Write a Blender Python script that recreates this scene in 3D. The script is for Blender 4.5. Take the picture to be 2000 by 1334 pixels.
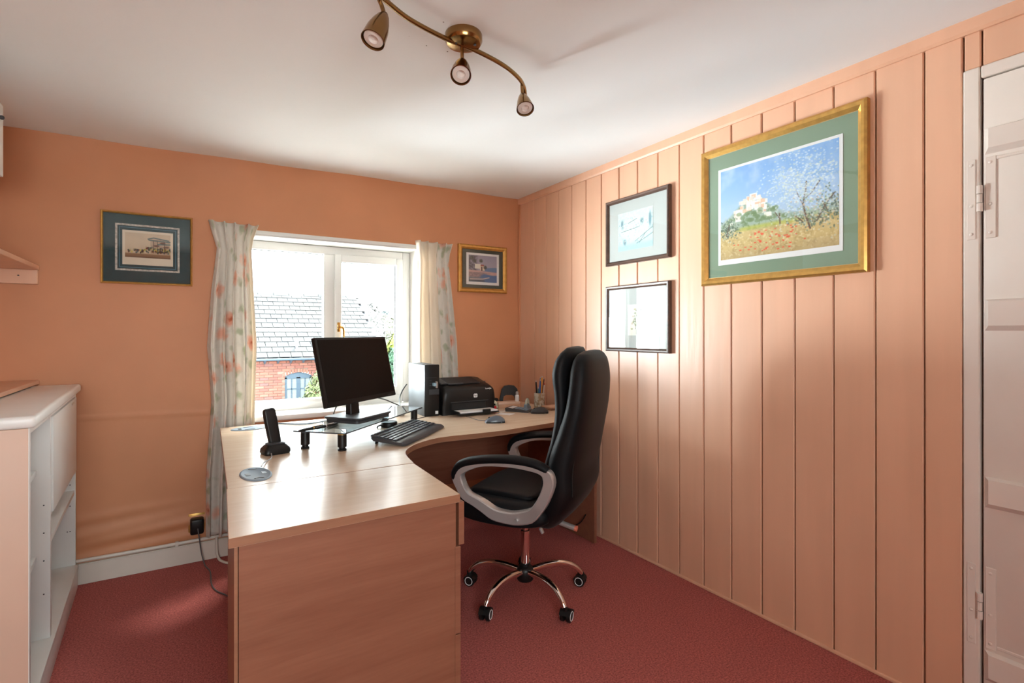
import bpy, bmesh, math, random
import numpy as np
from mathutils import Vector, Matrix, Quaternion
for o in list(bpy.data.objects): bpy.data.objects.remove(o, do_unlink=True)
S = bpy.context.scene
COL = S.collection
PI = math.pi
random.seed(7)
# ------------------------------------------------------------------ camera, light, exposure
cam = bpy.data.cameras.new('camera'); camo = bpy.data.objects.new('camera', cam); COL.objects.link(camo)
cam.sensor_width = 36.0; cam.lens = 36.0*1025/2000; cam.shift_y = -0.0095; cam.clip_start = 0.03; cam.clip_end = 500
camo.location = (-2.105, -3.283, 1.225); camo.rotation_euler = (PI/2, 0, -math.atan(637/1025))
S.camera = camo
S.view_settings.view_transform = 'Standard'; S.view_settings.look = 'None'
S.view_settings.gamma = 1.0; S.view_settings.use_curve_mapping = False
S.view_settings.exposure = 1.45
W = bpy.data.worlds.new('sky'); S.world = W; W.use_nodes = True
wn = W.node_tree; bgn = wn.nodes['Background']
bgn.inputs['Color'].default_value = (0.90, 0.955, 1.0, 1); bgn.inputs['Strength'].default_value = 5.0   # bright even overcast
sun = bpy.data.lights.new('sun', 'SUN'); sun.energy = 8.5; sun.angle = math.radians(22); sun.color = (1, .96, .9)
suno = bpy.data.objects.new('sun', sun); COL.objects.link(suno)
suno.rotation_euler = Vector((-.9, -1.0, -2.0)).to_track_quat('-Z', 'Y').to_euler()      # high hazy sun
def portal(name, loc, rot, sx, sy):
    l = bpy.data.lights.new(name, 'AREA'); l.shape = 'RECTANGLE'; l.size = sx; l.size_y = sy
    l.cycles.is_portal = True
    o = bpy.data.objects.new(name, l); COL.objects.link(o); o.location = loc; o.rotation_euler = rot
portal('daylight_portal', (-1.32, 0.29, 1.255), (PI/2, 0, PI), 1.06, 1.03)
portal('daylight_portal', (-2.175, -4.24, 1.33), (PI/2, 0, 0), 1.25, .86)
al = bpy.data.lights.new('added_fill_left', 'AREA'); al.shape = 'RECTANGLE'; al.size = 3.6; al.size_y = 2.4; al.energy = 1180; al.color = (.88, .95, 1.0)
alo = bpy.data.objects.new('added_fill_left', al); COL.objects.link(alo); alo.location = (-4.4, 3.2, .3)      # added fill lamp, out of view to the left of the window
alo.rotation_euler = (Vector((-.8, -1.1, 1.45))-Vector(alo.location)).to_track_quat('-Z', 'Y').to_euler()

bl_ = bpy.data.lights.new('added_fill_rear', 'AREA'); bl_.shape = 'RECTANGLE'; bl_.size = 2.6; bl_.size_y = 2.2; bl_.energy = 90; bl_.color = (.95, .98, 1.0)
blo = bpy.data.objects.new('added_fill_rear', bl_); COL.objects.link(blo); blo.location = (-2.1, -5.7, 1.35); blo.rotation_euler = (PI/2, 0, 0)      # added fill lamp shining in through the added rear window

# ------------------------------------------------------------------ materials
def newmat(name):
    m = bpy.data.materials.new(name); m.use_nodes = True
    nt = m.node_tree; b = nt.nodes['Principled BSDF']
    return m, nt, b
def N(nt, t, **kw):
    n = nt.nodes.new(t)
    for k, v in kw.items(): setattr(n, k, v)
    return n
def setv(b, k, v):
    b.inputs[k].default_value = v
def pmat(name, col, rough=.5, metal=0., spec=.5, nscale=0, namp=0., bump=0., bscale=None, coat=0., sheen=0., stretch=(1,1,1), detail=4):
    """principled paint with procedural colour variation and fine relief"""
    m, nt, b = newmat(name); c4 = (*col, 1)
    setv(b, 'Base Color', c4); setv(b, 'Roughness', rough); setv(b, 'Metallic', metal); setv(b, 'Specular IOR Level', spec)
    if coat: setv(b, 'Coat Weight', coat); setv(b, 'Coat Roughness', .08)
    if sheen: setv(b, 'Sheen Weight', sheen); setv(b, 'Sheen Roughness', .35)
    if namp or bump:
        tc = N(nt, 'ShaderNodeTexCoord'); mp = N(nt, 'ShaderNodeMapping'); mp.inputs['Scale'].default_value = stretch
        nt.links.new(tc.outputs['Object'], mp.inputs['Vector'])
        nz = N(nt, 'ShaderNodeTexNoise'); nz.inputs['Scale'].default_value = nscale or 8; nz.inputs['Detail'].default_value = detail
        nt.links.new(mp.outputs[0], nz.inputs['Vector'])
        if namp:
            r = N(nt, 'ShaderNodeValToRGB')
            r.color_ramp.elements[0].position = .3; r.color_ramp.elements[1].position = .7
            r.color_ramp.elements[0].color = (*[max(0, c*(1-namp)) for c in col], 1)
            r.color_ramp.elements[1].color = (*[min(1, c*(1+namp)) for c in col], 1)
            nt.links.new(nz.outputs['Fac'], r.inputs[0]); nt.links.new(r.outputs[0], b.inputs['Base Color'])
        if bump:
            nb = N(nt, 'ShaderNodeTexNoise'); nb.inputs['Scale'].default_value = bscale or nscale or 40; nb.inputs['Detail'].default_value = 3
            nt.links.new(mp.outputs[0], nb.inputs['Vector'])
            bp = N(nt, 'ShaderNodeBump'); bp.inputs['Strength'].default_value = bump; bp.inputs['Distance'].default_value = .004
            nt.links.new(nb.outputs['Fac'], bp.inputs['Height']); nt.links.new(bp.outputs[0], b.inputs['Normal'])
    return m
def wood(name, a, bcol, axis='x', rough=.35, scale=1.0):
    m, nt, b = newmat(name); setv(b, 'Roughness', rough)
    tc = N(nt, 'ShaderNodeTexCoord'); mp = N(nt, 'ShaderNodeMapping')
    s = {'x': (1.6, 26, 26), 'y': (26, 1.6, 26), 'z': (26, 26, 1.6)}[axis]
    mp.inputs['Scale'].default_value = [v*scale for v in s]
    nt.links.new(tc.outputs['Object'], mp.inputs['Vector'])
    nz = N(nt, 'ShaderNodeTexNoise'); nz.inputs['Scale'].default_value = 1; nz.inputs['Detail'].default_value = 5; nz.inputs['Distortion'].default_value = .5
    nt.links.new(mp.outputs[0], nz.inputs['Vector'])
    n2 = N(nt, 'ShaderNodeTexNoise'); n2.inputs['Scale'].default_value = 6; n2.inputs['Detail'].default_value = 3
    nt.links.new(mp.outputs[0], n2.inputs['Vector'])
    mx = N(nt, 'ShaderNodeMix'); mx.data_type = 'FLOAT'; mx.inputs[0].default_value = .35
    nt.links.new(nz.outputs['Fac'], mx.inputs[2]); nt.links.new(n2.outputs['Fac'], mx.inputs[3])
    r = N(nt, 'ShaderNodeValToRGB'); r.color_ramp.elements[0].position = .32; r.color_ramp.elements[1].position = .68
    r.color_ramp.elements[0].color = (*a, 1); r.color_ramp.elements[1].color = (*bcol, 1)
    nt.links.new(mx.outputs[0], r.inputs[0]); nt.links.new(r.outputs[0], b.inputs['Base Color'])
    return m
def glassmat(name, tint=(.96, .98, .97), ior=1.45):
    m = bpy.data.materials.new(name); m.use_nodes = True; nt = m.node_tree
    nt.nodes.remove(nt.nodes['Principled BSDF']); out = nt.nodes['Material Output']
    tr = N(nt, 'ShaderNodeBsdfTransparent'); tr.inputs[0].default_value = (*tint, 1)
    gl = N(nt, 'ShaderNodeBsdfGlossy'); gl.inputs['Roughness'].default_value = .0
    fr = N(nt, 'ShaderNodeFresnel'); ge = N(nt, 'ShaderNodeNewGeometry'); mr = N(nt, 'ShaderNodeMapRange')   # both faces of a thin pane reflect alike
    mr.inputs[3].default_value = ior; mr.inputs[4].default_value = 1/ior
    nt.links.new(ge.outputs['Backfacing'], mr.inputs[0]); nt.links.new(mr.outputs[0], fr.inputs[0])
    mx = N(nt, 'ShaderNodeMixShader')
    nt.links.new(fr.outputs[0], mx.inputs[0]); nt.links.new(tr.outputs[0], mx.inputs[1]); nt.links.new(gl.outputs[0], mx.inputs[2])
    nt.links.new(mx.outputs[0], out.inputs[0])
    return m
def vcmat(name, rough=.7):
    m, nt, b = newmat(name); setv(b, 'Roughness', rough)
    a = N(nt, 'ShaderNodeAttribute'); a.attribute_name = 'col'
    nt.links.new(a.outputs['Color'], b.inputs['Base Color'])
    return m
M = {}
PEACH = (.76, .40, .235)
M['peach_wall'] = pmat('peach_painted_lining_paper', (.63, .27, .13), .55, nscale=3, namp=.05, bump=.25, bscale=14)
M['peach_wood'] = pmat('peach_painted_board', (.77, .445, .295), .34, nscale=2.5, namp=.05, bump=.22, bscale=9, stretch=(4, 4, .35))
M['peach_pale'] = pmat('pale_peach_paint', (.72, .49, .37), .5, nscale=4, namp=.03)
M['ceiling'] = pmat('white_ceiling_paint', (.88, .90, .915), .8, nscale=1.5, namp=.02, bump=.2, bscale=5)
M['white'] = pmat('white_gloss_paint', (.84, .83, .80), .35, nscale=5, namp=.02, bump=.1, bscale=25)
M['upvc'] = pmat('white_window_plastic', (.70, .68, .66), .4, spec=.3)
M['door_white'] = pmat('cream_white_door_paint', (.80, .72, .65), .38, nscale=4, namp=.03, bump=.2, bscale=18)
M['skirt'] = pmat('off_white_skirting_paint', (.74, .68, .60), .45, nscale=6, namp=.05, bump=.15)
M['carpet'] = pmat('red_carpet', (.45, .125, .11), .95, spec=.1, nscale=160, namp=.38, bump=1.0, bscale=260, detail=2)
M['beech_top_lit'] = wood('beech_desktop_lit', (.68, .50, .36), (.75, .58, .43), 'x', .26)  # desk laminate, its reflected sheen lifted into the base colour
M['beech_panel_shaded'] = wood('beech_panel_shaded', (.22, .082, .046), (.29, .118, .068), 'x', .4)  # same laminate, with shade and red bounce put into the colour
M['beech_edge'] = wood('beech_edge', (.27, .115, .064), (.34, .16, .088), 'x', .4)  # desk edging darkened likewise to go with the shaded panels
M['black'] = pmat('black_plastic', (.007, .0065, .0065), .4, spec=.4)
M['black_soft'] = pmat('matt_black_plastic', (.011, .0105, .0105), .55)
M['screen'] = pmat('black_screen', (.003, .0022, .0022), .35, spec=.12)
M['dark_grey'] = pmat('dark_grey_plastic', (.045, .048, .055), .42)
M['key'] = pmat('keycap_plastic', (.055, .06, .07), .3)
M['mouse_grey'] = pmat('slate_grey_plastic', (.11, .13, .16), .3)
M['steel'] = pmat('painted_steel_grey', (.125, .14, .155), .55, metal=.0, nscale=60, namp=.04)
M['silver'] = pmat('silver_plastic', (.55, .53, .52), .32, metal=.55)
M['chrome'] = pmat('chrome', (.86, .82, .80), .07, metal=1.0)
M['chair_fabric'] = pmat('black_chair_fabric', (.0035, .0035, .0045), .55, spec=.22, sheen=.04, nscale=300, namp=.2, bump=.15, bscale=500)
M['brass'] = pmat('antique_brass', (.30, .175, .068), .2, metal=1.0, nscale=5, namp=.15)
M['gold_handle'] = pmat('polished_brass', (.80, .48, .14), .2, metal=1.0)
M['bulb'] = pmat('frosted_bulb_glass', (.78, .70, .66), .15, spec=.8)
M['grommet'] = pmat('blue_grey_plastic', (.21, .27, .33), .6, spec=.3)
M['paper'] = pmat('white_paper', (.84, .83, .84), .7)
M['cream'] = pmat('cream_plastic', (.74, .66, .46), .4)
M['red'] = pmat('red_plastic', (.55, .02, .03), .4)
M['tan'] = pmat('tan_card', (.62, .37, .24), .6, nscale=12, namp=.12)
M['label_white'] = pmat('printed_white', (.85, .85, .85), .5)
M['cable_white'] = pmat('white_cable', (.72, .66, .58), .45)
M['cable_grey'] = pmat('grey_cable', (.11, .10, .10), .5)
M['glass'] = glassmat('window_glass', (.93, .96, .95))
M['pic_glass'] = glassmat('picture_glass', (.985, .99, .985))
M['riser_glass'] = glassmat('smoked_glass', (.62, .68, .70), 1.7)
M['gold'] = pmat('gilt_frame', (.62, .36, .10), .33, metal=.75, nscale=40, namp=.12, stretch=(1, 1, 1))
M['gold_light'] = pmat('pale_gilt', (.80, .60, .32), .35, metal=.5)
M['dark_frame'] = wood('dark_walnut_frame', (.055, .03, .022), (.13, .07, .05), 'x', .35)
M['art'] = vcmat('printed_picture')
M['outer_wall'] = pmat('outside_render', (.6, .58, .55), .9)

# ------------------------------------------------------------------ mesh building
class MB:
    def __init__(s): s.bm = bmesh.new()
    def _merge(s, b, mtx=None):
        me = bpy.data.meshes.new('t'); b.to_mesh(me); b.free()
        if mtx is not None: me.transform(mtx)
        s.bm.from_mesh(me); bpy.data.meshes.remove(me); return s
    def box(s, x0, x1, y0, y1, z0, z1, bev=0, seg=2, mtx=None):
        b = bmesh.new()
        v = [b.verts.new((x, y, z)) for x in (x0, x1) for y in (y0, y1) for z in (z0, z1)]
        for f in ((0,1,3,2),(4,6,7,5),(0,4,5,1),(2,3,7,6),(0,2,6,4),(1,5,7,3)): b.faces.new([v[i] for i in f])
        if bev: bmesh.ops.bevel(b, geom=b.edges[:], offset=bev, segments=seg, affect='EDGES', profile=.5)
        return s._merge(b, mtx)
    def prism(s, poly, z0, z1, bev=0, seg=2, mtx=None):
        b = bmesh.new()
        f = b.faces.new([b.verts.new((x, y, z0)) for x, y in poly])
        r = bmesh.ops.extrude_face_region(b, geom=[f])
        for v in r['geom']:
            if isinstance(v, bmesh.types.BMVert): v.co.z = z1
        bmesh.ops.recalc_face_normals(b, faces=b.faces[:])
        if bev:
            ed = [e for e in b.edges if abs(e.verts[0].co.z-e.verts[1].co.z) < 1e-6]
            bmesh.ops.bevel(b, geom=ed, offset=bev, segments=seg, affect='EDGES')
        return s._merge(b, mtx)
    def loft(s, rings, cap=True, closed=False, mtx=None, close_ring=True):
        b = bmesh.new(); R = [[b.verts.new(p) for p in r] for r in rings]
        n = len(R[0]); k = len(R)
        for i in range(k if closed else k-1):
            a, c = R[i], R[(i+1) % k]
            for j in range(n if close_ring else n-1):
                b.faces.new((a[j], a[(j+1) % n], c[(j+1) % n], c[j]))
        if cap and not closed:
            b.faces.new(R[0][::-1]); b.faces.new(R[-1])
        bmesh.ops.recalc_face_normals(b, faces=b.faces[:])
        return s._merge(b, mtx)
    def tube(s, pts, r, n=10, closed=False, sub=0, mtx=None, flat=1.0):
        P = [Vector(p) for p in pts]
        rr = list(r) if isinstance(r, (list, tuple)) else [r]*len(P)
        if sub: P, rr = catmull(P, rr, sub, closed)
        k = len(P); rings = []
        up = Vector((0, 0, 1)); prev = None
        for i in range(k):
            a = P[i-1] if (i > 0 or closed) else P[i]; c = P[(i+1) % k] if (i < k-1 or closed) else P[i]
            t = (c-a).normalized()
            if prev is None:
                u = t.cross(up)
                if u.length < 1e-3: u = t.cross(Vector((1, 0, 0)))
            else: u = prev - t*prev.dot(t)
            u.normalize(); prev = u; w = t.cross(u)
            rings.append([P[i] + u*math.cos(2*PI*j/n)*rr[i] + w*math.sin(2*PI*j/n)*rr[i]*flat for j in range(n)])
        return s.loft(rings, closed=closed, mtx=mtx)
    def cyl(s, p0, p1, r0, r1=None, n=20):
        return s.tube([p0, p1], [r0, r0 if r1 is None else r1], n)
    def lathe(s, prof, n=28, mtx=None, cap=True):
        return s.loft([[(r*math.cos(2*PI*j/n), r*math.sin(2*PI*j/n), z) for j in range(n)] for r, z in prof], cap=cap, mtx=mtx)
    def ball(s, c, r, n=16, mtx=None):
        rx, ry, rz = r if isinstance(r, (list, tuple)) else (r, r, r)
        b = bmesh.new(); bmesh.ops.create_uvsphere(b, u_segments=n, v_segments=n//2+2, radius=1)
        for v in b.verts: v.co = (v.co.x*rx+c[0], v.co.y*ry+c[1], v.co.z*rz+c[2])
        return s._merge(b, mtx)
    def build(s, name, mat, parent=None, smooth=35, mods=()):
        me = bpy.data.meshes.new(name); s.bm.to_mesh(me); s.bm.free()
        if smooth:
            for p in me.polygons: p.use_smooth = True
            me.set_sharp_from_angle(angle=math.radians(smooth))
        me.materials.append(mat)
        o = bpy.data.objects.new(name, me); COL.objects.link(o)
        if parent is not None: o.parent = parent
        return o
def catmull(P, R, sub, closed=False):
    n = len(P); out = []; ro = []
    for i in range(n if closed else n-1):
        g = (lambda k: P[k % n]) if closed else (lambda k: P[min(max(k, 0), n-1)])
        p0, p1, p2, p3 = g(i-1), g(i), g(i+1), g(i+2)
        r1, r2 = R[i], R[(i+1) % n]
        for j in range(sub):
            t = j/sub
            out.append(.5*((2*p1) + (p2-p0)*t + (2*p0-5*p1+4*p2-p3)*t*t + (3*p1-p0-3*p2+p3)*t**3)); ro.append(r1+(r2-r1)*t)
    if not closed: out.append(P[-1]); ro.append(R[-1])
    return out, ro
def rot_to(d):
    return Vector((0, 0, 1)).rotation_difference(Vector(d).normalized()).to_matrix().to_4x4()
def tag(o, label, cat, group=None):
    o['label'] = label; o['category'] = cat
    if group: o['group'] = group
    return o
def thing(name, label, cat, loc=(0, 0, 0), rz=0, group=None):
    o = bpy.data.objects.new(name, None); COL.objects.link(o); o.location = loc; o.rotation_euler = (0, 0, rz)
    o.empty_display_size = .05
    return tag(o, label, cat, group)
def struct(o):
    o['kind'] = 'structure'; return o
def structE(name, loc=(0, 0, 0), rz=0):
    o = bpy.data.objects.new(name, None); COL.objects.link(o); o.location = loc; o.rotation_euler = (0, 0, rz)
    o.empty_display_size = .05; return struct(o)
def inst(src, name, loc, parent=None, rot=None, scale=None):
    o = src.copy(); o.name = name; COL.objects.link(o); o.location = loc
    if parent is not None: o.parent = parent
    if rot is not None: o.rotation_euler = rot
    if scale is not None: o.scale = scale
    return o
def text_mesh(body, size, mat, parent, mtx, name, depth=.0006):
    cu = bpy.data.curves.new('t', 'FONT'); cu.body = body; cu.size = size; cu.extrude = depth; cu.align_x = 'CENTER'; cu.align_y = 'CENTER'
    to = bpy.data.objects.new('t', cu); COL.objects.link(to)
    dg = bpy.context.evaluated_depsgraph_get(); dg.update()
    me = bpy.data.meshes.new_from_object(to.evaluated_get(dg)); bpy.data.objects.remove(to); me.name = name
    me.transform(mtx); me.materials.clear(); me.materials.append(mat)
    o = bpy.data.objects.new(name, me); COL.objects.link(o); o.parent = parent
    return o

# ------------------------------------------------------------------ room shell
XL, YR, H = -2.90, -4.25, 2.2
def ceil_z(x, y):
    return 2.206 + .0125*x - .006*math.sin(x*2.1+y) * (1 if y < -.2 else .5)
b = MB(); b.box(XL-.2, .2, YR-.2, .0, -.12, 0); struct(b.build('floor', M['carpet'], smooth=0))
# ceiling: slightly uneven old plaster
nx, ny = 30, 40; V = []; F = []
for j in range(ny+1):
    for i in range(nx+1):
        x = XL-.2+(.23-XL)*i/nx; y = YR-.2+(.25-YR)*j/ny; V.append((x, y, ceil_z(x, y)))
for j in range(ny):
    for i in range(nx): a = j*(nx+1)+i; F.append((a, a+nx+1, a+nx+2, a+1))
nb = len(V); V += [(x, y, 2.4) for x, y, z in V]; F += [tuple(nb+k for k in f[::-1]) for f in F]
me = bpy.data.meshes.new('ceiling'); me.from_pydata(V, [], F); me.materials.append(M['ceiling'])
for p in me.polygons: p.use_smooth = True
o = bpy.data.objects.new('ceiling', me); COL.objects.link(o); struct(o)
# back wall with window opening; lining paper bulges and creases near the skirting
WX0, WX1, WZ0, WZ1 = -1.84, -.80, .72, 1.768
def wallpaper(x, z):
    d = 0.0
    if x < -1.3:
        k = max(0, 1-abs(z-.19)/.16)
        d += k*(.012+.006*math.sin(z*60+x*5+2*math.sin(x*4))+.004*math.sin(z*95-x*9))
        d += .004*max(0, 1-abs(z-.80+.02*(x+2.4))/.012) + .003*max(0, .8-z)
    if z > 2.05: d += (.006*math.sin(x*9)+.006)*(z-2.05)/.12
    d += .003*math.sin(x*3.1+z*2.3)
    return -d
def lin(a, c, st): n = max(1, int(round((c-a)/st))); return [a+(c-a)*i/n for i in range(n+1)]
xs = lin(XL-.2, WX0, .025)[:-1]+lin(WX0, WX1, .06)[:-1]+lin(WX1, .0, .04)
zs = lin(-.02, .45, .012)[:-1]+lin(.45, WZ0, .03)[:-1]+lin(WZ0, .86, .012)[:-1]+lin(.86, WZ1, .05)[:-1]+lin(WZ1, 2.26, .025)
V = []; F = []; ix = len(xs)
for z in zs:
    for x in xs: V.append((x, wallpaper(x, z), z))
for j in range(len(zs)-1):
    for i in range(ix-1):
        xm, zm = (xs[i]+xs[i+1])/2, (zs[j]+zs[j+1])/2
        if WX0 < xm < WX1 and WZ0 < zm < WZ1: continue
        a = j*ix+i; F.append((a, a+1, a+ix+1, a+ix))
me = bpy.data.meshes.new('wall_back'); me.from_pydata(V, [], F); me.materials.append(M['peach_wall'])
for p in me.polygons: p.use_smooth = True
wall_back = bpy.data.objects.new('wall_back', me); COL.objects.link(wall_back); struct(wall_back)
b = MB()
for a in ((XL-.2, WX0, .012, .30, -.12, 2.4), (WX1, .2, .012, .30, -.12, 2.4), (WX0, WX1, .012, .30, -.12, WZ0), (WX0, WX1, .012, .30, WZ1, 2.4)): b.box(*a)
b.build('masonry', M['outer_wall'], wall_back, 0)
b = MB()   # white reveal of the window recess
b.box(WX1-.004, WX1+.0, -.004, .30, WZ0, WZ1); b.box(WX0, WX0+.004, -.004, .30, WZ0, WZ1); b.box(WX0, WX1, -.004, .30, WZ1-.004, WZ1)
b.build('reveal', M['white'], wall_back, 0)
# left wall, rear wall with an unseen window added for fill light
b = MB(); b.box(XL-.2, XL, YR-.2, .0, -.02, 2.3); struct(b.build('wall_left', M['peach_wall'], smooth=0))
RX0, RX1, RZ0, RZ1 = -2.80, -1.55, .90, 1.76
b = MB()
for a in ((XL, RX0, YR-.2, YR, -.02, 2.3), (RX1, 0.2, YR-.2, YR, -.02, 2.3), (RX0, RX1, YR-.2, YR, -.02, RZ0), (RX0, RX1, YR-.2, YR, RZ1, 2.3)): b.box(*a)
struct(b.build('wall_rear', M['peach_wall'], smooth=0))
w2 = structE('added_fill_window', (0, 0, 0))
b = MB()
for a in ((RX0, RX0+.06), (-2.205, -2.145), (RX1-.06, RX1)): b.box(a[0], a[1], YR-.12, YR-.06, RZ0, RZ1, .006)
b.box(RX0+.05, RX1-.05, YR-.118, YR-.062, RZ0, RZ0+.06, .006); b.box(RX0+.05, RX1-.05, YR-.118, YR-.062, RZ1-.06, RZ1, .006)
b.build('frame', M['upvc'], w2)
b = MB(); b.box(RX0+.05, RX1-.05, YR-.092, YR-.088, RZ0+.05, RZ1-.05); b.build('glass_pane', M['glass'], w2, 0)
# right wall of vertical painted boards
wr = structE('wall_right')
b = MB(); b.box(.018, .2, YR-.2, -.0, -.02, 2.3); b.build('backing', pmat('dark_gap', (.16, .08, .05), .8), wr, 0)
joints = [0, -.199, -.343, -.483, -.624, -.766, -.908, -1.056, -1.2, -1.347, -1.489, -1.636, -1.785, -1.933, -2.076, -2.227, -2.371, -2.518, -2.622]
DY0, DY1 = -2.668, -3.43   # door leaf
joints2 = [-3.478, -3.62, -3.77, -3.92, -4.07, -4.25]
def plank(y0, y1, z0, z1, k):
    b = MB(); g = .0028
    b.box(-.002+.0016*math.sin(k*7.3), .018, y1+g, y0-g, z0, z1, .003, 1)
    return b.build('plank', M['peach_wood'], wr, 0)
for k in range(len(joints)-1): plank(joints[k], joints[k+1], .004, 2.185, k)
for k in range(len(joints2)-1): plank(joints2[k], joints2[k+1], .004, 2.185, k+40)
plank(-2.622, -2.668, 2.052, 2.185, 3); plank(-2.668, -3.478, 2.052, 2.185, 3.02)
b = MB(); V = []
for y in np.linspace(YR, 0, 12):   # top moulding, follows the ceiling
    zt = ceil_z(0, y)+.004
    V.append([(-.016, y, zt), (-.016, y, 2.172), (-.010, y, 2.163), (.01, y, 2.163), (.01, y, zt)])
b.loft(V); struct(b.build('trim_1', M['peach_wood'], smooth=30))
b = MB(); b.tube([(-.006, -.008, 1.0), (-.008, -.01, 1.6), (-.006, -.008, 2.16)], .007, 8); b.box(-.012, .0, -.02, 0, 0, 2.2, .004)
struct(b.build('trim_2', M['peach_wall']))
b = MB(); b.box(-.012, .0, -2.61, -.02, 0, .012, .003); struct(b.build('baseboard_right', M['peach_wood']))
# back skirting
b = MB(); b.prism([(-2.90, -.026), (-.02, -.026), (-.02, .0), (-2.90, 0)], 0, .10, .004); struct(b.build('baseboard_back', M['skirt']))

# door on the right
d1 = structE('door_1')
fm = M['door_white']
b = MB(); b.box(-.010, .018, -2.668+.003, -2.624, 0, 2.05, .003, 1); b.build('frame', fm, d1)
b = MB(); b.box(-.010, .018, -3.476, -2.668, 2.012, 2.05, .003, 1); b.build('frame', fm, d1)
b = MB(); b.box(-.010, .018, -3.476, DY1-.003, 0, 2.012, .003, 1); b.build('frame', fm, d1)
b = MB(); b.box(-.006, .016, DY1+.003, DY0-.004, .008, 2.008, .004, 2); b.build('leaf', fm, d1)
def ledge(z0, z1):
    y0, y1 = -2.676, DY1+.012; x = -.006
    rings = []
    e = .012; t = .017
    b = MB()
    b.loft([[(x, y0, z0), (x, y0, z1), (x, y1, z1), (x, y1, z0)], [(x-t, y0-e*1.1, z0+e*1.3), (x-t, y0-e*1.1, z1-e*.5), (x-t, y1+e, z1-e*.5), (x-t, y1+e, z0+e*1.3)]])
    b.build('ledge', fm, d1, 20)
for z0, z1 in ((1.772, 1.852), (1.228, 1.325), (.683, .777), (.15, .243)): ledge(z0, z1)
for zc in (1.638, .375):
    h = MB(); h.box(-.0125, -.009, -2.656, -2.634, zc-.125, zc+.125, .0015, 1)
    ho = h.build('hinge', fm, d1)
    h = MB(); h.box(-.0092, -.005, -2.704, -2.678, zc-.125, zc+.125, .0015, 1); h.build('hinge_strap', fm, ho)
    h = MB(); h.tube([(-.014, -2.666, zc-.04), (-.014, -2.666, zc-.015)], .008, 10); h.tube([(-.014, -2.666, zc-.013), (-.014, -2.666, zc+.013)], .0072, 10); h.tube([(-.014, -2.666, zc+.015), (-.014, -2.666, zc+.04)], .008, 10)
    h.build('hinge_knuckle', fm, ho)
    h = MB()
    for y, xx in ((-2.645, -.0128), (-2.690, -.0095)):
        for dz in (-.108, .108, -.02): h.ball((xx, y, zc+dz), (.002, .005, .005), 10)
    h.build('screw', fm, ho)
for z in (1.756, .262): b = MB(); b.box(-.0095, -.005, DY1+.01, -2.704, z-.005, z+.005, .002, 1); b.build('bead', fm, d1)

# ------------------------------------------------------------------ window_1
w1 = structE('window_1')
u = M['upvc']; fy0, fy1 = .13, .19
b = MB()
b.box(WX0, -1.795, fy0, fy1, .75, 1.762, .006); b.box(-.856, -.808, fy0, fy1, .75, 1.762, .006)
b.box(-1.796, -.855, fy0+.001, fy1-.001, .75, .812, .005); b.box(-1.796, -.855, fy0+.001, fy1-.001, 1.712, 1.762, .005)
b.box(-1.372, -1.306, fy0+.002, fy1-.002, .811, 1.713, .005)
b.box(WX0, -.80, fy0+.02, fy1-.005, 1.7615, 1.775); b.box(-.8085, -.80, fy0+.01, fy1-.005, .74, 1.7615)
b.build('frame', u, w1)
b = MB(); sx0, sx1, sz0, sz1 = -1.306, -.858, .805, 1.716
ys0, ys1 = .118, .178
b.box(sx0, -1.264, ys0, ys1, sz0, sz1, .006); b.box(-.903, sx1, ys0, ys1, sz0, sz1, .006)
b.box(-1.265, -.902, ys0+.001, ys1-.001, sz0, .858, .005); b.box(-1.265, -.902, ys0+.001, ys1-.001, 1.668, sz1, .005)
sash = b.build('sash', u, w1)
b = MB(); b.box(-1.80, -1.365, .158, .162, .808, 1.716); b.build('glass_pane', M['glass'], w1, 0)
b = MB(); b.box(-1.27, -.897, .150, .154, .85, 1.674); b.build('glass_pane', M['glass'], w1, 0)
b = MB()   # dark rubber gaskets
for x0, x1, z0, z1 in ((-1.795, -1.372, .812, 1.712), (-1.264, -.903, .858, 1.668)):
    y = .154 if x0 < -1.5 else .146
    b.box(x0, x0+.003, y, y+.006, z0, z1); b.box(x1-.004, x1, y, y+.006, z0, z1); b.box(x0, x1, y, y+.006, z1-.003, z1)
b.build('gasket', M['dark_grey'], w1, 0)
b = MB(); b.box(-1.293, -1.275, ys0-.006, ys0, 1.225, 1.285, .003); b.cyl((-1.284, ys0-.006, 1.255), (-1.284, ys0-.03, 1.255), .008)
hd = b.build('handle', M['gold_handle'], sash)
b = MB(); b.tube([(-1.284, ys0-.03, 1.255), (-1.270, ys0-.036, 1.252), (-1.262, ys0-.036, 1.235), (-1.260, ys0-.034, 1.17)], [.008, .008, .007, .006], 10, sub=4)
b.build('handle_lever', M['gold_handle'], hd)
b = MB(); b.box(WX0-.02, WX1+.01, -.045, .14, .718, .7505, .008, 3); b.build('sill', M['white'], w1)
b = MB(); b.box(WX0-.05, WX1+.05, .19, .36, .69, .74, .006); b.build('outer_sill', M['white'], w1)

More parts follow.
